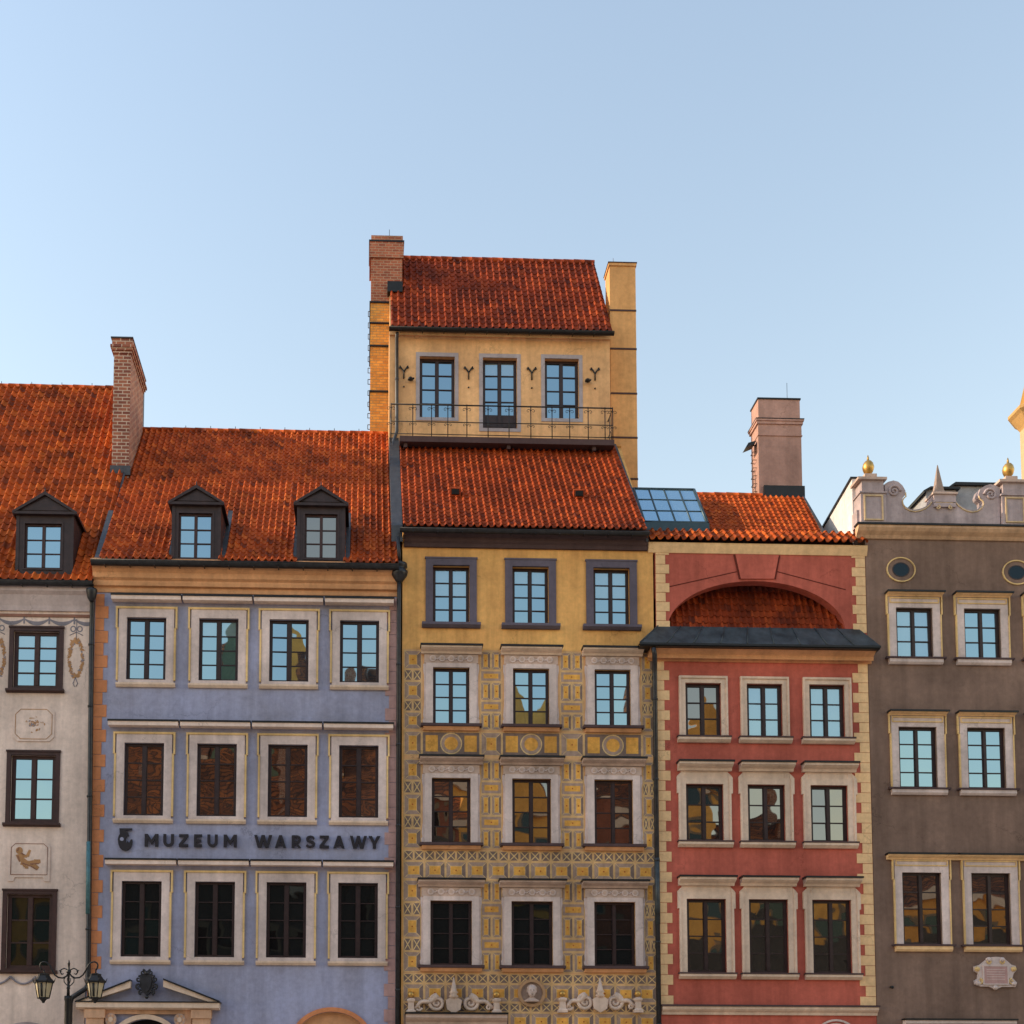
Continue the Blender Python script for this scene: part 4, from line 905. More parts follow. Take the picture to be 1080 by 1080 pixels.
# ================================================================== RED HOUSE
def red_house():
    xl, xr = X(694, 880) + .01, X(920, 880) - .01
    H = thing('town_house', ((xl + xr) / 2, 0, 0), 'narrow red house with cream quoins, a wide arched niche and a pink chimney', 'house', GRP)
    zz = lambda py: Z(806, py); U = [9.38, 11.29, 13.24]; RW = [(12.90, 14.58, 1.11, 3), (9.64, 11.41, 1.16, 3), (5.59, 7.85, 1.21, 4)]
    zt = zz(583); zsp = zz(664); zcr = zz(613); ax0, ax1 = X(704.5, 663), X(891.5, 663); axc, ah = (ax0 + ax1) / 2, (ax1 - ax0) / 2
    holes = [(u - w / 2, u + w / 2, a, b) for u in U for a, b, w, _ in RW] + [(ax0, ax1, zsp, zcr)] + [(u - .7, u + .7, .6, 3.0) for u in U]
    mb = MB(); mb.wall(xl, xr, 0, zt, holes, 0, .35); body(mb, xl, xr, 1.2, zt); body(mb, xl, xr, 10, zt - 1.5)
    for s in (-1, 1):
        pts = [(axc + s * ah, zsp), (axc + s * ah, zcr)] + [(axc + s * ah * math.cos(a), zsp + (zcr - zsp) * math.sin(a)) for a in [math.pi / 2 * (1 - i / 24) for i in range(24)]]
        mb.prism(pts, .0005, .349)
    mb.build('wall', red_w, H)
    for u in U: window(H, u, 1.4, .6, 3.0, 3, 0, .12, glass_dk)
    gm = {(0, 0): glass_lo, (0, 1): glass_cu, (0, 2): glass_cu}
    for ri, (a, b, w, n) in enumerate(RW):
        for ci, u in enumerate(U):
            wn = window(H, u, w, a, b, n, 0, .08, gm.get((ri, ci), glass_lo if ri else glass_hi), .085, .10, .032, timber); s = MB()
            if ri == 0:
                s.frame(u - w / 2, u + w / 2, a, b, .20, .20, .21, .0, -.06, .02); s.frame(u - w / 2 - .14, u + w / 2 + .14, a, b + .14, .06, .06, .07, .0, -.10, -.06)
            else:
                s.frame(u - w / 2, u + w / 2, a, b, .17, .17, .20, .0, -.06, .02)
                for g_ in (-1, 1):
                    e = u + g_ * (w / 2 + .17); s.box(e, e + g_ * .06, -.10, .0, a, b - .30, 0); s.box(e, e + g_ * .11, -.095, .0, b - .298, b + .20, 0)
                    s.prism([(e + g_ * .001, b + .20), (e + g_ * .11, b + .20), (e + g_ * .10, b + .24), (e - g_ * .02, b + .36), (e - g_ * .02, b + .2)], -.05, .0)
                s.box(u - w / 2 - .145, u + w / 2 + .145, -.04, .0, b + .202, b + .40); s.frame(u - w / 2 - .0, u + w / 2 + .0, b + .205, b + .36, .04, .04, .03, .03, -.055, -.04)
            s.build('surround', stone_c, wn)
            if ri:
                s = MB(); hood(s, u - w / 2 - .25, u + w / 2 + .25, b + .40 + .26, .26, .34); s.build('hood', [stone_c, black_m], wn)
            s = MB(); s.prof([(0, a - .20), (-.08, a - .20), (-.17, a - .12), (-.17, a - .05), (0, a - .05)], u - w / 2 - .26, u + w / 2 + .26, 0); s.box(u - w / 2 - .28, u + w / 2 + .28, -.19, 0, a - .048, a - .003, 1); s.build('sill', [stone_c, dkbrown_c], wn)
    # cream band, tile coping, upper wall details
    mb = MB(); mb.prof([(0, zz(585)), (-.03, zz(585)), (-.06, zz(582)), (-.10, zz(578)), (-.10, zz(575)), (.35, zz(575)), (.35, zz(585))], xl - .22, xr + .05); mb.build('cornice', quoin_c, H)
    ye, ze, yr = -.2, zz(574.5) + .02, .42; zr = Z(806, 562, yr)
    mb = MB(); tiles(mb, xl - .30, xl - .30, xr + .02, xr + .02, (ye, ze), (yr, zr), .25, .36, 1.3); mb.box(xl - .30, xr + .02, yr - .02, yr + .25, ze - .2, zr - .05, 1)
    mb.build('tile_coping', [tile_a, joint], H, weld=False)
    f = lambda px, py: at(px, py)
    mb = MB(); mb.prism([f(775, 585), f(821, 586), f(816, 611), f(781, 611)], -.05, -.001, 0)
    def strip(a, b, w=.03, y=-.006):
        (x0, z0), (x1, z1) = f(*a), f(*b); l = math.hypot(x1 - x0, z1 - z0); ux, uz = -(z1 - z0) / l * w / 2, (x1 - x0) / l * w / 2; mb.prism([(x0 + ux, z0 + uz), (x0 - ux, z0 - uz), (x1 - ux, z1 - uz), (x1 + ux, z1 + uz)], y, -.001, 1)
    strip((777, 603), (705, 619)); strip((820, 603), (892, 622)); strip((774, 585.5), (780, 611), .035, -.04); strip((822, 586.5), (817.5, 611), .035, -.04)
    mb.build('keystone', [red_w, stucco('dark red groove', (.15, .03, .022, 1))], H)
    quoins(H, xl + .015, 1, zz(666), zz(585), .42, .30, .30, quoin_c); quoins(H, xr - .012, -1, zz(666), zz(585), .42, .30, .30, quoin_c)
    z1 = zz(1061); quoins(H, xl + .015, 1, z1, zz(699), .38, .22, .315, quoin_c); quoins(H, xr - .012, -1, z1, zz(699), .48, .30, .315, quoin_c)
    # tiled slope seen inside the arch
    mb = MB(); tiles(mb, ax0 - .3, ax0 - .3, ax1 + .3, ax1 + .3, (.10, zsp + .0), (1.15, zsp + 2.6), .20, .26, .8)
    mb.face([(ax0 - .3, .16, zsp + .0), (ax1 + .3, .16, zsp + .0), (ax1 + .3, 1.2, zsp + 2.58), (ax0 - .3, 1.2, zsp + 2.58)], 1); mb.build('niche_roof', [tile_c, joint], H, weld=False)
    mb = MB(); mb.box(ax0, ax1, .0, .34, zsp - .05, zsp - .005); mb.build('niche_floor', lead, H)
    # metal canopy and cornice under it
    yo = -.62; za, zb = zz(662), Z(805, 679.5, yo); cx0, cx1 = X(675, 681, yo), X(929, 681, yo); tx0, tx1 = X(694, 662), X(906, 664)
    mb = MB(); n = 9
    for i in range(n):
        a, b = i / n, (i + 1) / n; g_ = .006
        mb.face([(cx0 + (cx1 - cx0) * a, yo, zb), (cx0 + (cx1 - cx0) * b, yo, zb), (tx0 + (tx1 - tx0) * b, -.004, za), (tx0 + (tx1 - tx0) * a, -.004, za)])
        mb.tube([(cx0 + (cx1 - cx0) * a, yo, zb + .012), (tx0 + (tx1 - tx0) * a, -.004, za + .012)], .022, 0, 6)
    mb.face([(cx0, yo, zb), (tx0, -.004, za), (cx0, -.004, zb + .02)]); mb.face([(cx1, yo, zb), (cx1, -.004, zb + .02), (tx1, -.004, za)])
    mb.box(cx0, cx1, yo - .02, yo + .03, zb - .06, zb + .004, 1); mb.box(cx0 + .01, cx1 - .01, yo + .03, -.002, zb - .09, zb - .06, 1)
    mb.build('canopy', [patina, black_m], H)
    mb = MB(); z = lambda py: Z(805, py, -.3)
    mb.prof([(0, zz(699)), (-.06, zz(699)), (-.06, zz(695)), (-.20, z(694)), (-.22, z(690)), (-.38, z(687)), (-.44, z(684)), (-.44, zb - .095), (0, zb - .095)], xl - .28, xr + .10); mb.build('cornice', ochre_s, H)
    p = lambda px, py, y: (X(px, py, y), y, Z(px, py, y))
    pipe(H, [p(689, 683, -.55), p(690.5, 690, -.5), p(690.5, 702, -.2), p(690.5, 712, -.14), (X(690.5, 712, -.14), -.14, .3)], .075, zinc, [(X(690.5, 712, -.14), -.14, q) for q in (14, 11.5, 9, 6.5, 4)])
    mb = MB(); q = p(690.5, 712, -.14); mb.tube([(q[0], -.14, Z(690, 975, -.14)), (q[0], -.14, Z(690, 905, -.14))], .082, 0, 10); mb.build('copper_sleeve', patina, H)
    mb = MB(); hood(mb, xl + .02, xr - .0, zz(1061), .28, .2); mb.build('ledge', [stone_c, dkbrown_c], H)
    mb = MB(); x, zq = at(882, 1100); mb.ring(x, zq, .72, .72, .06, -.05, .0, 0, 36); mb.ring(x, zq, .60, .60, .03, -.04, .0, 0, 36); mb.build('roundel', stone_l, H)
    # back roof, skylight, chimney
    y0, y1 = 1.2, 3.0; za_, zb_ = Z(800, 566, y0), Z(800, 523, y1); a, b = X(747, 540, y0), X(868, 562, y0)
    mb = MB(); tiles(mb, a - 1, a - 1, b, b, (y0, za_), (y1, zb_), .19, .22, .6); mb.face([(a - 1, y0, za_ - .03), (b, y0, za_ - .03), (b, y1, zb_ - .03), (a - 1, y1, zb_ - .03)], 1)
    mb.face([(xl, y1, zb_ - .03), (b, y1, zb_ - .03), (b, 10, za_ - 1), (xl, 10, za_ - 1)], 1); ridge_caps(mb, a - .5, X(803, 522, y1), y1, zb_ + .01, 0, .09)
    mb.build('back_roof', [tile_b, joint], H, weld=False)
    mb = MB(); gable_wall(mb, b + .06, [(y0 - .2, za_ - 1), (y1, zb_ - 1), (y1, zb_ + .07), (y0 - .2, za_ + .0)], 0, .06); mb.build('flashing', lead, H)
    # glazed skylight
    ys0, ys1 = 1.0, 2.5; s0, s1 = Z(714, 551, ys0), Z(702, 516, ys1); xa, xb = X(679.5, 552, ys0), X(746, 552, ys0); n = 4; mb = MB(); pb = MB()
    P = lambda u, v, o=0.0: (xa + (xb - xa) * u, ys0 + (ys1 - ys0) * v - o * .72, s0 + (s1 - s0) * v + o * .69)
    for i in range(n + 1):
        r_ = .05 if i in (0, n) else .03; mb.tube([P(i / n, 0), P(i / n, 1)], r_, 0, 6)
    for j in range(4): mb.tube([P(0, j / 3), P(1, j / 3)], .045 if j in (0, 3) else .024, 0, 6)
    mb.box(xa - .05, xb + .05, ys0 - .06, ys0 + .02, s0 - .30, s0 - .03); mb.box(xa - .05, xb + .05, ys1, ys1 + .15, s1 - 1.5, s1 + .04)
    gable_wall(mb, xa - .01, [(ys0, s0 - .3), (ys1, s0 - .3), (ys1, s1), (ys0, s0)], 0, .04); gable_wall(mb, xb + .05, [(ys0, s0 - .3), (ys1, s0 - .3), (ys1, s1), (ys0, s0)], 0, .04)
    mb.box(xa + .3, xa + .34, ys0 - .02, ys0 + .2, s0 - .02, s0 + .0)
    sk2 = mb.build('skylight', plain('dark teal frame', (.035, .065, .085, 1), .4, .3), H)
    for i in range(n):
        for j in range(3):
            e = rng.gauss(0, .004); pb.face([P(i / n, j / 3, .0), P((i + 1) / n, j / 3, e), P((i + 1) / n, (j + 1) / 3, .0), P(i / n, (j + 1) / 3, e)])
    pb.build('pane', glassmat('skylight glass', (.16, .24, .29, 1), .70, .03), sk2, weld=False)
    # pink chimney
    yc = 3.06; x0, x1 = X(800, 480, yc), X(845.5, 480, yc); zc = Z(820, 420.5, yc); zk, zl = Z(820, 443, yc), Z(820, 459, yc)
    mb = MB(); mb.box(x0, x1, yc, yc + .75, zb_ - 1.5, zl - .03); mb.box(x0 - .02, x1 + .03, yc - .03, yc + .78, zl - .03, zl + .0); mb.box(x0, x1 + .01, yc - .01, yc + .76, zl, zk - .16)
    mb.box(x0 - .05, x1 + .05, yc - .05, yc + .8, zk - .16, zk - .06); mb.box(x0 - .08, x1 + .08, yc - .08, yc + .83, zk - .06, zk); mb.box(x0 - .09, x1 + .09, yc - .09, yc + .84, zk, zk + .03, 1)
    mb.box(x0 + .02, x1 - .03, yc, yc + .75, zk + .03, zc - .03); mb.box(x0 - .01, x1 - .0, yc - .03, yc + .78, zc - .03, zc + .02, 1)
    for i in range(7): z_ = zl - .5 - i * .28; mb.tube([(x0, yc + .2, z_), (x0 - .12, yc + .2, z_), (x0 - .12, yc + .45, z_), (x0, yc + .45, z_)], .012, 1, 5)
    mb.tube([(x1 - .35, yc + .3, zc), (x1 - .35, yc + .3, zc + .75)], .008, 1, 5)
    ch = mb.build('chimney', [pink_w, black_m], H)
    mb = MB(); mb.box(x0 + .14, x1 + .05, yc - .10, yc - .01, zb_ - .1, Z(825, 513.5, yc)); mb.build('flashing', black_m, ch)
    mb = MB(); q = at(794, 467, yc); mb.prism([(q[0] - .22, q[1] - .12), (q[0] + .10, q[1] + .02), (q[0] + .16, q[1] + .14), (q[0] - .12, q[1] + .06)], yc + .1, yc + .45); mb.tube([(x0 + .02, yc + .28, q[1] + .06), (q[0] + .08, yc + .28, q[1] + .06)], .02, 0, 6); mb.build('floodlight', black_m, ch)
    return H

# ================================================================== BROWN HOUSE
def brown_house():
    xl = X(920, 880) + .002; xr = xl + 9.2
    H = thing('town_house', ((xl + xr) / 2, 0, 0), 'dark brown house at the right with a scrolled stone parapet topped by gilded balls', 'house', GRP)
    zz = lambda py: Z(1000, py); U = [16.05, 18.20, 20.35, 22.5]; RW = [(15.48, 17.07, 1.16, 3), (11.36, 13.28, 1.20, 4), (6.50, 8.72, 1.22, 4)]; zt = zz(566)
    holes = [(u - w / 2, u + w / 2, a, b) for u in U for a, b, w, _ in RW] + [(u - .6, u + .6, 1, 2.9) for u in U]
    ov = [(950, 601), (1072, 604)]; OV = [at(*o) for o in ov]; OV.append((2 * OV[1][0] - OV[0][0], OV[1][1]))
    OV = [o for o in OV if o[0] < xr - .5]
    mb = MB(); mb.wall(xl, xr, 0, zt, holes, 0, .3); body(mb, xl, xr, 11, zt); mb.face([(xl, 0, zt), (xr, 0, zt), (xr, 11, zt), (xl, 11, zt)]); mb.build('wall', brown_w, H)
    for u in U: window(H, u, 1.2, 1, 2.9, 3, 0, .12, glass_dk)
    for ri, (a, b, w, n) in enumerate(RW):
        for u in U:
            wn = window(H, u, w, a, b, n, 0, .08, [glass_cu if u < 17 else glass_hi, glass_hi, glass_lo][ri], .075, .09, .032, timber); s = MB()
            s.frame(u - w / 2, u + w / 2, a, b, .23, .23, .34 if ri < 2 else .40, .0, -.055, .02, 0); l = .035
            for g_ in (-1, 1):
                e = u + g_ * (w / 2 + .232); s.box(e, e + g_ * l, -.08, .0, a - .02, b - .22, 1); s.box(e + g_ * .035, e + g_ * (.035 + l), -.082, .0, b - .218, b + .40, 1)
            hh = b + (.30 if ri < 2 else .36)
            s.box(u - w / 2 - .2, u + w / 2 + .2, -.08, -.05, hh - .02, hh + .015, 1); s.box(u - w / 2 - .2, u + w / 2 + .2, -.078, -.05, hh - .16, hh - .13, 1) 
            for g_ in (-1, 1): s.box(u + g_ * (w / 2 + .2), u + g_ * (w / 2 + .17), -.079, -.05, hh - .128, hh - .022, 1)
            s.build('surround', [stone_l, gild], wn)
            s = MB(); z = b + (.46 if ri < 2 else .56); e = .30 if ri < 2 else .462
            hood(s, u - w / 2 - e, u + w / 2 + e, z, .11 if ri < 2 else .17, .24); s.build('hood', [quoin_c, black_m], wn)
            s = MB(); s.prof([(0, a - .22), (-.07, a - .22), (-.12, a - .16), (-.12, a - .06), (0, a - .06)], u - w / 2 - .27, u + w / 2 + .27, 0); s.box(u - w / 2 - .36, u + w / 2 + .36, -.15, 0, a - .058, a - .004, 1); s.build('sill', [stone_l if ri < 2 else quoin_c, dkbrown_c], wn)
    for (x, z) in OV:
        mb = MB(); mb.ring(x, z, .46, .40, .036, -.04, .0, 1, 36); mb.disc(x, z, .415, .355, -.012, .001, 2, 32); mb.ring(x, z, .275, .235, .03, -.02, .0, 0, 30)
        o = mb.build('oval_window', [timber, gild, brown_w], H); pb = MB(); pb.disc(x, z, .245, .205, -.016, -.011, 0, 28); pb.build('pane', glass_bk, o)
    # cornice and parapet
    mb = MB(); mb.prof([(0, zz(570)), (-.05, zz(570)), (-.10, zz(567)), (-.20, zz(564)), (-.26, zz(561)), (-.26, zz(558.5)), (0, zz(558.5))], xl - .30, xr, 2); mb.box(xl - .34, xr, -.30, .0, zz(558.4), zz(556.6), 1); mb.build('cornice', [stone_h, black_m, stucco('brown stone cornice', (.66, .42, .26, 1), .35, .35)], H)
    S_ = 5.684; f = lambda a, b: at(890 + a / S_, 470 + b / S_); zb = zz(556.5)
    y0, y1 = -.06, .34
    half = [(240, 235), (262, 222), (292, 214), (322, 222), (347, 245), (364, 275), (366, 298), (352, 310), (345, 326), (350, 350), (366, 371), (392, 384), (420, 389), (450, 384), (482, 371), (508, 350), (522, 330)]
    ped = [(526, 300), (660, 304)]
    mir = [(665, 334), (680, 353), (706, 373), (736, 387), (765, 392), (796, 386), (820, 368), (831, 346), (828, 327), (808, 312), (802, 296), (812, 264), (842, 245), (872, 236), (902, 243), (930, 258)]
    dx = f(1000, 300)[0] - f(157, 300)[0]
    mb = MB(); xs0 = f(240, 300)[0]; top = [f(a, b) for a, b in half + ped + mir]
    mb.prism([(xs0, zb)] + top + [(f(925, 300)[0], zb)], y0, y1, 0, True)
    def line(pts, o=-.02, r_=.022, m=1): mb.tube([(x, y0 + o + .015, z) for x, z in pts], r_, m, 6)
    line([(x, z - .07) for x, z in [f(a, b) for a, b in half[5:]]]); line([(x, z - .07) for x, z in [f(a, b) for a, b in mir[:11]]])
    c = f(295, 280); spiral(mb, c[0], c[1], .20, 1.7, 0, 1, y0 - .02, .04, 0); c = f(872, 300); spiral(mb, c[0], c[1], .20, 1.7, 180, -1, y0 - .02, .04, 0)
    # second bay beyond the right pier
    t2 = [(x + dx, z) for x, z in top if True]; t2 = [p for p in t2 if p[0] < xr - .05]
    mb.prism([(xs0 + dx, zb)] + t2 + [(t2[-1][0], zb)], y0, y1, 0, True)
    mb.prism([(xl - .25, zb - .0), (xl - .25, zz(540)), (f(85, 300)[0] + .05, zz(540)), (f(85, 300)[0] + .05, zb)], y0 + .03, y1, 0)
    for o in (0, 1):
        # pier
        ox = o * dx; a, b = f(88, 300)[0] + ox, f(238, 300)[0] + ox; a2, b2 = f(72, 300)[0] + ox, f(244, 300)[0] + ox; zp = f(150, 206)[1]; zq = f(150, 300)[1]
        mb.box(a, b, y0 - .10, y1 + .04, zb, zq, 0); mb.box(a - .04, b + .04, y0 - .14, y1 + .06, zq, zq + .05, 0); mb.box(a + .05, b - .05, y0 - .08, y1 + .02, zq + .05, zp - .08, 0); mb.box(a2, b2, y0 - .16, y1 + .08, zp - .08, zp, 2)
        mb.frame(a + .14, b - .14, zb + .16, zq - .10, .045, .045, .045, .045, y0 - .13, y0 - .10, 1)
    # pedestal
    pa, pb_ = f(528, 300)[0], f(658, 300)[0]; zq = f(590, 305)[1]
    mb.box(pa, pb_, y0 - .08, y1 + .02, f(590, 350)[1], zq - .0, 0); mb.box(pa - .05, pb_ + .05, y0 - .13, y1 + .06, zq, zq + .06, 2); mb.box(pa + .10, pb_ - .10, y0 - .05, y1, zq + .06, f(575, 285)[1], 0)
    c = f(592, 372); mb.box(pa + .0, pb_ - .0, y0 - .07, y0 - .001, c[1] - .03, c[1] + .10, 0)
    for s in (-1, 1): spiral(mb, c[0] + s * .20, c[1] - .05, .07, 1.2, 90, s, y0 - .06, .025, 1)
    line([(c[0] - .28, c[1] + .10), (c[0] + .28, c[1] + .10)], -.07, .018)
    mb.build('parapet', [stone_g, stucco('faded gilt line', (.74, .54, .32, 1), .35, .3), stone_h], H)
    # obelisk and ball finials
    a, b = f(543, 280), f(612, 280); ap = f(572, 104)[1]; xc = (a[0] + b[0]) / 2; r_ = (b[0] - a[0]) / 2 * 1.15; zb2 = f(575, 285)[1]
    mb = MB(); mb.lathe([(r_, 0), (r_, .05), (r_ * .86, .10), (.012, ap - zb2)], (xc, .13, zb2), 0, 4, R(45), False); mb.build('obelisk', stucco('brown obelisk stone', (.36, .27, .23, 1), .3, .3), H)
    for o in (0, 1):
        x, z = f(158, 196); x += o * dx; mb = MB()
        mb.lathe([(.27, 0), (.27, .13), (.20, .15), (.20, .05)], (x, .13, z), 1, 4, R(45), False)
        mb.lathe([(.10, .14), (.06, .17), (.08, .20), (.135, .26), (.17, .36), (.178, .43), (.15, .54), (.10, .61), (.04, .64), (.035, .72), (.012, .82)], (x, .13, z), 0, 20); mb.build('finial', [gold, stone_h], H)
    # white side gable with dark coping
    x = xl - .22; pts = [(y1 + .01, zb - 1.0), (y1 + .01, Z(905, 505, y1)), (2.9, Z(866, 559, 2.9)), (2.9, zb - 1.0)]
    mb = MB(); gable_wall(mb, x, pts, 0, .3, -1); mb.build('side_gable', white_w, H)
    mb = MB(); yy = [(y1, Z(905, 505, y1)), (2.9, Z(866, 559, 2.9))]
    gable_wall(mb, x - .05, [(yy[0][0], yy[0][1] + .004), (yy[1][0], yy[1][1] + .004), (yy[1][0], yy[1][1] + .07), (yy[0][0], yy[0][1] + .07)], 0, .40, -1); mb.build('coping', black_m, H)
    # pale attic storey behind the parapet
    ya = 2.2; mb = MB(); a, b = X(1004, 530, ya), X(1064, 530, ya) + 5; z1 = Z(1030, 512.5, ya)
    mb.box(a, b, ya, 8, zb - .5, z1, 0); mb.prism([(a - .22, z1 - .16), (a - .02, z1 + .0), (a + .1, z1 + .08), (b, z1 + .08), (b, z1), (a + .06, z1 - .02), (a - .18, z1 - .22)], ya - .10, 8.1, 1)
    a2 = X(977, 530, ya - .3); z2 = Z(985, 515, ya - .3)
    mb.box(a2, a - .01, ya - .3, 7, zb - .5, z2 - .04, 0); mb.prism([(a2 - .12, z2 - .12), (a2 + .12, z2 + .02), (a + .1, z2 + .02), (a + .1, z2 - .05), (a2 + .12, z2 - .05), (a2 - .1, z2 - .20)], ya - .40, 7.1, 1)
    mb.build('attic', [stucco('blue grey attic render', (.40, .40, .43, 1), .12, .15), black_m], H)
    # carved plaque
    mb = MB(); g_ = lambda a, b: at(860 + a / 4.5, 840 + b / 4.5)
    mb.prism([g_(a, b) for a, b in ((775, 800), (800, 780), (820, 765), (850, 762), (885, 765), (905, 782), (925, 800), (945, 805), (950, 825), (935, 842), (930, 862), (952, 885), (945, 905), (915, 905), (880, 905), (850, 918), (820, 903), (780, 903), (752, 892), (750, 875), (765, 865), (768, 840), (750, 830), (748, 808))], -.07, -.001, 0)
    a, b = g_(792, 808), g_(905, 890); mb.box(a[0], b[0], -.10, -.07, b[1], a[1], 1); mb.frame(a[0], b[0], b[1], a[1], .035, .035, .035, .035, -.11, -.07, 0)
    for (p, q) in ((762, 820), (935, 820), (815, 775), (880, 776), (765, 888), (935, 890), (848, 908)): c = g_(p, q); mb.sphere((c[0], -.07, c[1]), .085, 2 if q > 800 and q < 850 else 0, .9, 10, 7)
    for (p, q, s) in ((820, 785, 1), (878, 785, -1), (925, 880, 1), (775, 880, -1)): c = g_(p, q); spiral(mb, c[0], c[1], .09, 1.2, 90, s, -.08, .03, 2)
    for k in range(5): mb.box(a[0] + .08, b[0] - .08, -.103, -.099, a[1] - .10 - k * .075, a[1] - .085 - k * .075, 0)
    mb.build('plaque', [stone_l, pquoin, gild], H)
    mb = MB(); x0 = X(952, 1077); hood(mb, x0, X(1068, 1077), Z(1010, 1075.5), .3, .25); mb.build('ledge', [stone_l, black_m], H)
    mb = MB(); c = at(939, 1041); mb.tube([(c[0], 0, c[1]), (c[0], -.12, c[1])], .03, 0, 6); mb.sphere((c[0], -.14, c[1] - .02), .05); mb.build('wall_hook', black_m, H)
    return H

cream_house(); lilac_house(); yellow_house(); red_house(); brown_house()

# ================================================================== turret beyond the right-hand roofs
def turret():
    y = 9.0; xc, _ = at(1098, 470, y); zc0, zc1 = Z(1080, 452, y), Z(1080, 428, y); r = (xc - X(1078.5, 470, y)) * .82; rc = (xc - X(1067, 437, y)) * .95
    T = thing('roof_turret', (xc, y, 0), 'slim cream turret with a pointed roof at the right edge behind the brown house', 'turret')
    rt_ = R(45)
    mb = MB(); mb.lathe([(r * 1.25, 0), (r * 1.25, zc0 - 6), (r * 1.2, zc0 - 5.9), (r * 1.2, zc0)], (xc, y, 0), 0, 8, R(22.5), False); mb.build('shaft', stucco('sunlit cream render', (.50, .37, .22, 1), .1, .1), T)
    mb = MB(); mb.lathe([(r * 1.2, 0), (r * 1.28, .1), (rc * .95, (zc1 - zc0) * .5), (rc * 1.06, (zc1 - zc0) * .62), (rc * 1.06, (zc1 - zc0) * .75), (r * 1.24, zc1 - zc0)], (xc, y, zc0), 0, 8, R(22.5), False); mb.build('cornice', stucco('sunlit ochre cornice', (.50, .30, .12, 1), .1, .1), T)
    mb = MB(); mb.lathe([(r * 1.22, 0), (r * .75, 1.2), (r * .4, 2.4), (r * .14, 3.6), (.03, 4.4)], (xc, y, zc1), 0, 8, R(22.5), False); mb.build('roof', stucco('ochre sheet roof', (.42, .22, .05, 1), .2, .2), T)
    mb = MB(); mb.tube([(xc, y, zc1 + 4.3), (xc, y, zc1 + 5.4)], .04, 0, 6, taper=.01); mb.sphere((xc, y, zc1 + 4.6), .14); mb.build('finial', gold, T)
turret()

# ================================================================== street lamp
def street_lamp():
    y = -4.0; f = lambda px, py: at(px, py, y); k = lambda a, b: f(20 + a / 10.8, 1000 + b / 10.8)
    x, zt = k(570, 130)
    L_ = thing('street_lamp', (x, y, 0), 'black wrought iron street lamp with two hanging lanterns in front of the cream house', 'street lamp')
    zb = k(570, 545)[1]
    mb = MB(); mb.lathe([(.30, 0), (.30, .25), (.20, .35), (.17, .9), (.19, 1.0), (.12, 1.1), (.10, 2.2), (.085, zb - .15), (.10, zb - .1), (.10, zb)], (x, y, 0), 0, 16)
    mb.lathe([(.045, zb), (.038, k(570, 470)[1]), (.055, k(570, 455)[1]), (.035, k(570, 440)[1]), (.03, k(570, 290)[1]), (.065, k(570, 278)[1]), (.065, k(570, 262)[1]), (.03, k(570, 245)[1]), (.028, k(570, 190)[1]), (.04, k(570, 180)[1]), (.004, zt)], (x, y, 0), 0, 10); mb.build('post', black_m, L_)
    mb = MB(); pts = lambda l: [(k(a, b)[0], y, k(a, b)[1]) for a, b in l]
    for s in (-1, 1):
        m_ = lambda l: pts([(570 + s * (a - 570), b) for a, b in l])
        mb.tube(m_([(570, 275), (600, 320), (640, 340), (690, 335), (730, 305), (765, 250), (790, 195), (820, 165), (860, 155), (890, 170), (900, 195), (893, 225), (875, 250)]), .022, 0, 7)
        mb.tube(m_([(575, 290), (590, 245), (625, 230), (660, 245), (668, 275), (650, 300), (632, 290)]), .018, 0, 6); mb.tube(m_([(660, 268), (685, 250)]), .03, 0, 6, taper=.008)
        mb.tube(m_([(575, 435), (600, 415), (625, 385), (628, 350), (610, 335)]), .014, 0, 6); mb.tube(m_([(575, 400), (588, 370), (590, 340)]), .01, 0, 6)
    mb.build('bracket', black_m, L_)
    for (a, b) in ((285, 300), (873, 300)):
        cx_, ct = k(a, b); zg1, zg0 = k(a, b + 95)[1], k(a, b + 262)[1]; rt_, rb = .235, .155
        mb = MB(); zr = k(a, b - 5)[1]
        mb.tube([(cx_, y, zr), (cx_, y, k(a, 245)[1])], .018, 0, 6)
        mb.lathe([(rt_ * 1.18, zg1 - .005), (rt_ * 1.20, zg1 + .04), (rt_ * .92, zg1 + .10), (rt_ * .62, zg1 + .20), (rt_ * .55, zr - .06), (rt_ * .66, zr - .05), (rt_ * .66, zr), (.03, zr + .03)], (cx_, y, 0), 0, 6, 0, False)
        for j in range(6):
            an = j * math.pi / 3; p = lambda r_, z: (cx_ + r_ * math.cos(an), y + r_ * math.sin(an), z)
            mb.tube([p(rt_ * 1.02, zg1), p(rb * 1.02, zg0)], .014, 0, 5); mb.tube([p(rt_ * 1.15, zg1 + .02), p(rt_ * 1.32, zg1 + .13)], .018, 0, 5, taper=.004)
        mb.lathe([(.03, zg0 - .15), (.05, zg0 - .10), (rb * .6, zg0 - .05), (rb * 1.08, zg0 - .03), (rb * 1.08, zg0)], (cx_, y, 0), 0, 6, 0, False)
        ln = mb.build('lantern', black_m, L_)
        mb = MB(); mb.lathe([(rb * .97, zg0 + .004), (rt_ * .97, zg1 - .008)], (cx_, y, 0), 0, 6, 0, False); mb.build('glass', lampglass, ln)
        mb = MB()
        for j in (4, 5):
            an = (j - .0) * math.pi / 3 + R(0)
        mb.tube([(cx_ - .01, y - rt_ * .86, zg1 - .02), (cx_ - .01, y - rb * .86, zg0 + .02)], .03, 0, 6); mb.build('burner', black_m, ln)
street_lamp()

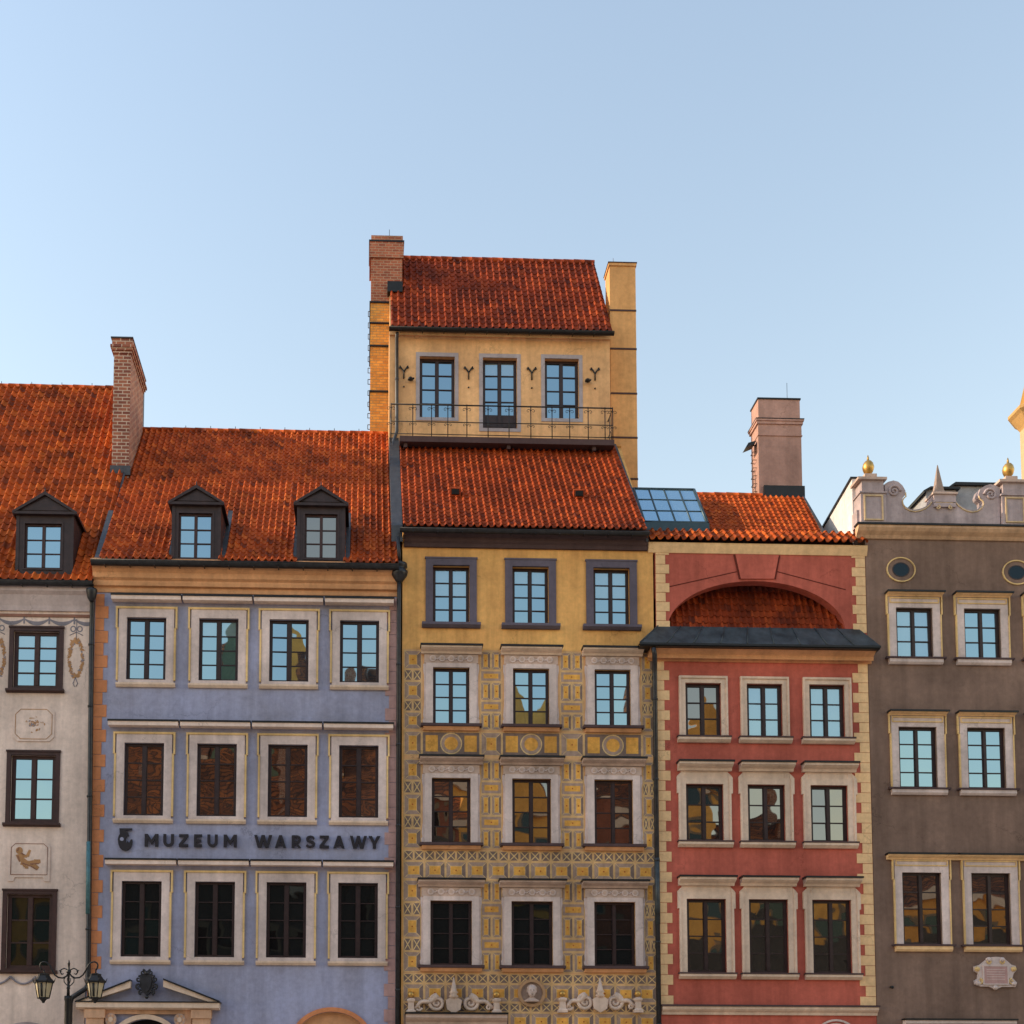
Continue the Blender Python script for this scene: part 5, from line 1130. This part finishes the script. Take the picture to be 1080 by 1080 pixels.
# ================================================================== houses across the square (behind the viewpoint, seen in the window panes)
def far_house(x0, x1, eave, ridge, wcol, tcol, label, gable=False, nw=4, y0=-46.0, base=0):
    H = thing('town_house', ((x0 + x1) / 2, y0, 0), label, 'house', 'houses across the square')
    mb = MB(); mb.box(x0 + .01, x1 - .01, y0 - 11, y0, 0, eave)
    if gable: mb.prism([(x0 + .02, eave), (x1 - .02, eave), (x1 - .8, eave + 2.5), ((x0 + x1) / 2 + 1.2, ridge - 1), ((x0 + x1) / 2, ridge + 1.2), ((x0 + x1) / 2 - 1.2, ridge - 1), (x0 + .8, eave + 2.5)], y0 - .5, y0 + .02)
    mb.build('wall', wcol, H)
    if base: mb = MB(); mb.box(x0 + .02, x1 - .02, y0 + .07, y0 + .2, 0, base); mb.build('added_dark_base', fd, H)  # dark slab added so the lower panes reflect a shaded wall
    mb = MB(); mb.prof([(y0 + .3, eave), (y0 - 5.5, ridge), (y0 - 11.3, eave)], x0, x1); mb.build('roof', tcol, H)
    mb = MB(); xc = x0 + (x1 - x0) * .3; mb.box(xc, xc + .9, y0 - 5, y0 - 3.8, ridge - 3, ridge + 1.6); mb.build('chimney', brick_r, H)
    mb = MB(); mb.box(x0, x1, y0, y0 + .35, eave - .5, eave - .02); mb.build('cornice', stone_c, H)
    st = (x1 - x0) / nw; z = 1.2
    while z < eave - 2.4:
        for i in range(nw):
            c = x0 + (i + .5) * st
            s = MB(); s.frame(c - .55, c + .55, z, z + 1.9, .18, .18, .22, .12, y0, y0 + .06); w_ = s.build('window', far_frame, H)
            s = MB(); s.box(c - .54, c + .54, y0, y0 + .03, z + .01, z + 1.89); s.build('pane', glass_dk, w_)
        z += 3.6
fy = stucco('far yellow plaster', (.96, .47, .12, 1), .2, .2); fo = stucco('far ochre plaster', (.88, .40, .10, 1), .2, .2); fg = stucco('far green plaster', (.18, .24, .17, 1)); fr_ = stucco('far brick red plaster', (.36, .12, .07, 1)); fc = stucco('far cream plaster', (.66, .52, .36, 1))
froof = brickmat('far tile roof', (.36, .11, .03, 1), (.12, .035, .016, 1), (.04, .018, .014, 1), 3.4)
far_frame = stucco('far stone frame', (.30, .21, .14, 1), .2, .2)
fd = stucco('far shaded grey plaster', (.10, .085, .075, 1), .2, .2)  # wall shade put into the colour; also covers the added bases
far_house(-42, -30, 14, 19, fc, froof, 'low cream house across the square, leftmost of the opposite row', nw=5)
far_house(-30, -19, 15, 20, fo, froof, 'low ochre house across the square beside the low cream one', nw=5)
far_house(-19, -10.5, 17.5, 27.5, fd, froof, 'dark grey house under a steep tile roof in front of the green houses')
far_house(-10.5, -2, 18, 27, fd, froof, 'dark grey house under a steep tile roof in front of the tall yellow gable')
far_house(-2, 7, 22, 27, fr_, froof, 'brick red house across the square over an added dark base', base=19.5)
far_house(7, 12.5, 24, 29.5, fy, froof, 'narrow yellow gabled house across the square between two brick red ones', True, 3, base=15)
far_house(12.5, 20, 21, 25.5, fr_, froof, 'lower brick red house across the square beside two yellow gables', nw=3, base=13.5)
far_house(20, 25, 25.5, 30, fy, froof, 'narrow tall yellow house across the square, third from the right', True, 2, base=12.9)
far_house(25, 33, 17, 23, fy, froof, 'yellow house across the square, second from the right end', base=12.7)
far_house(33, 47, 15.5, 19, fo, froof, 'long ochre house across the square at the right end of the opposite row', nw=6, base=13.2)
far_house(-24, -13.5, 31, 35, fg, froof, 'tall green house rising behind the dark grey ones', False, 5, -62.0)
far_house(-13.4, -9, 30, 38, fg, froof, 'slim green gabled house rising behind the dark grey ones', True, 2, -62.0)
far_house(-8.9, -4, 31, 39, fy, froof, 'tall yellow gabled house rising behind the dark grey ones', True, 2, -62.0)
far_house(-3.9, 2, 30, 36, fc, froof, 'tall cream house rising behind the brick red one', False, 2, -62.0)
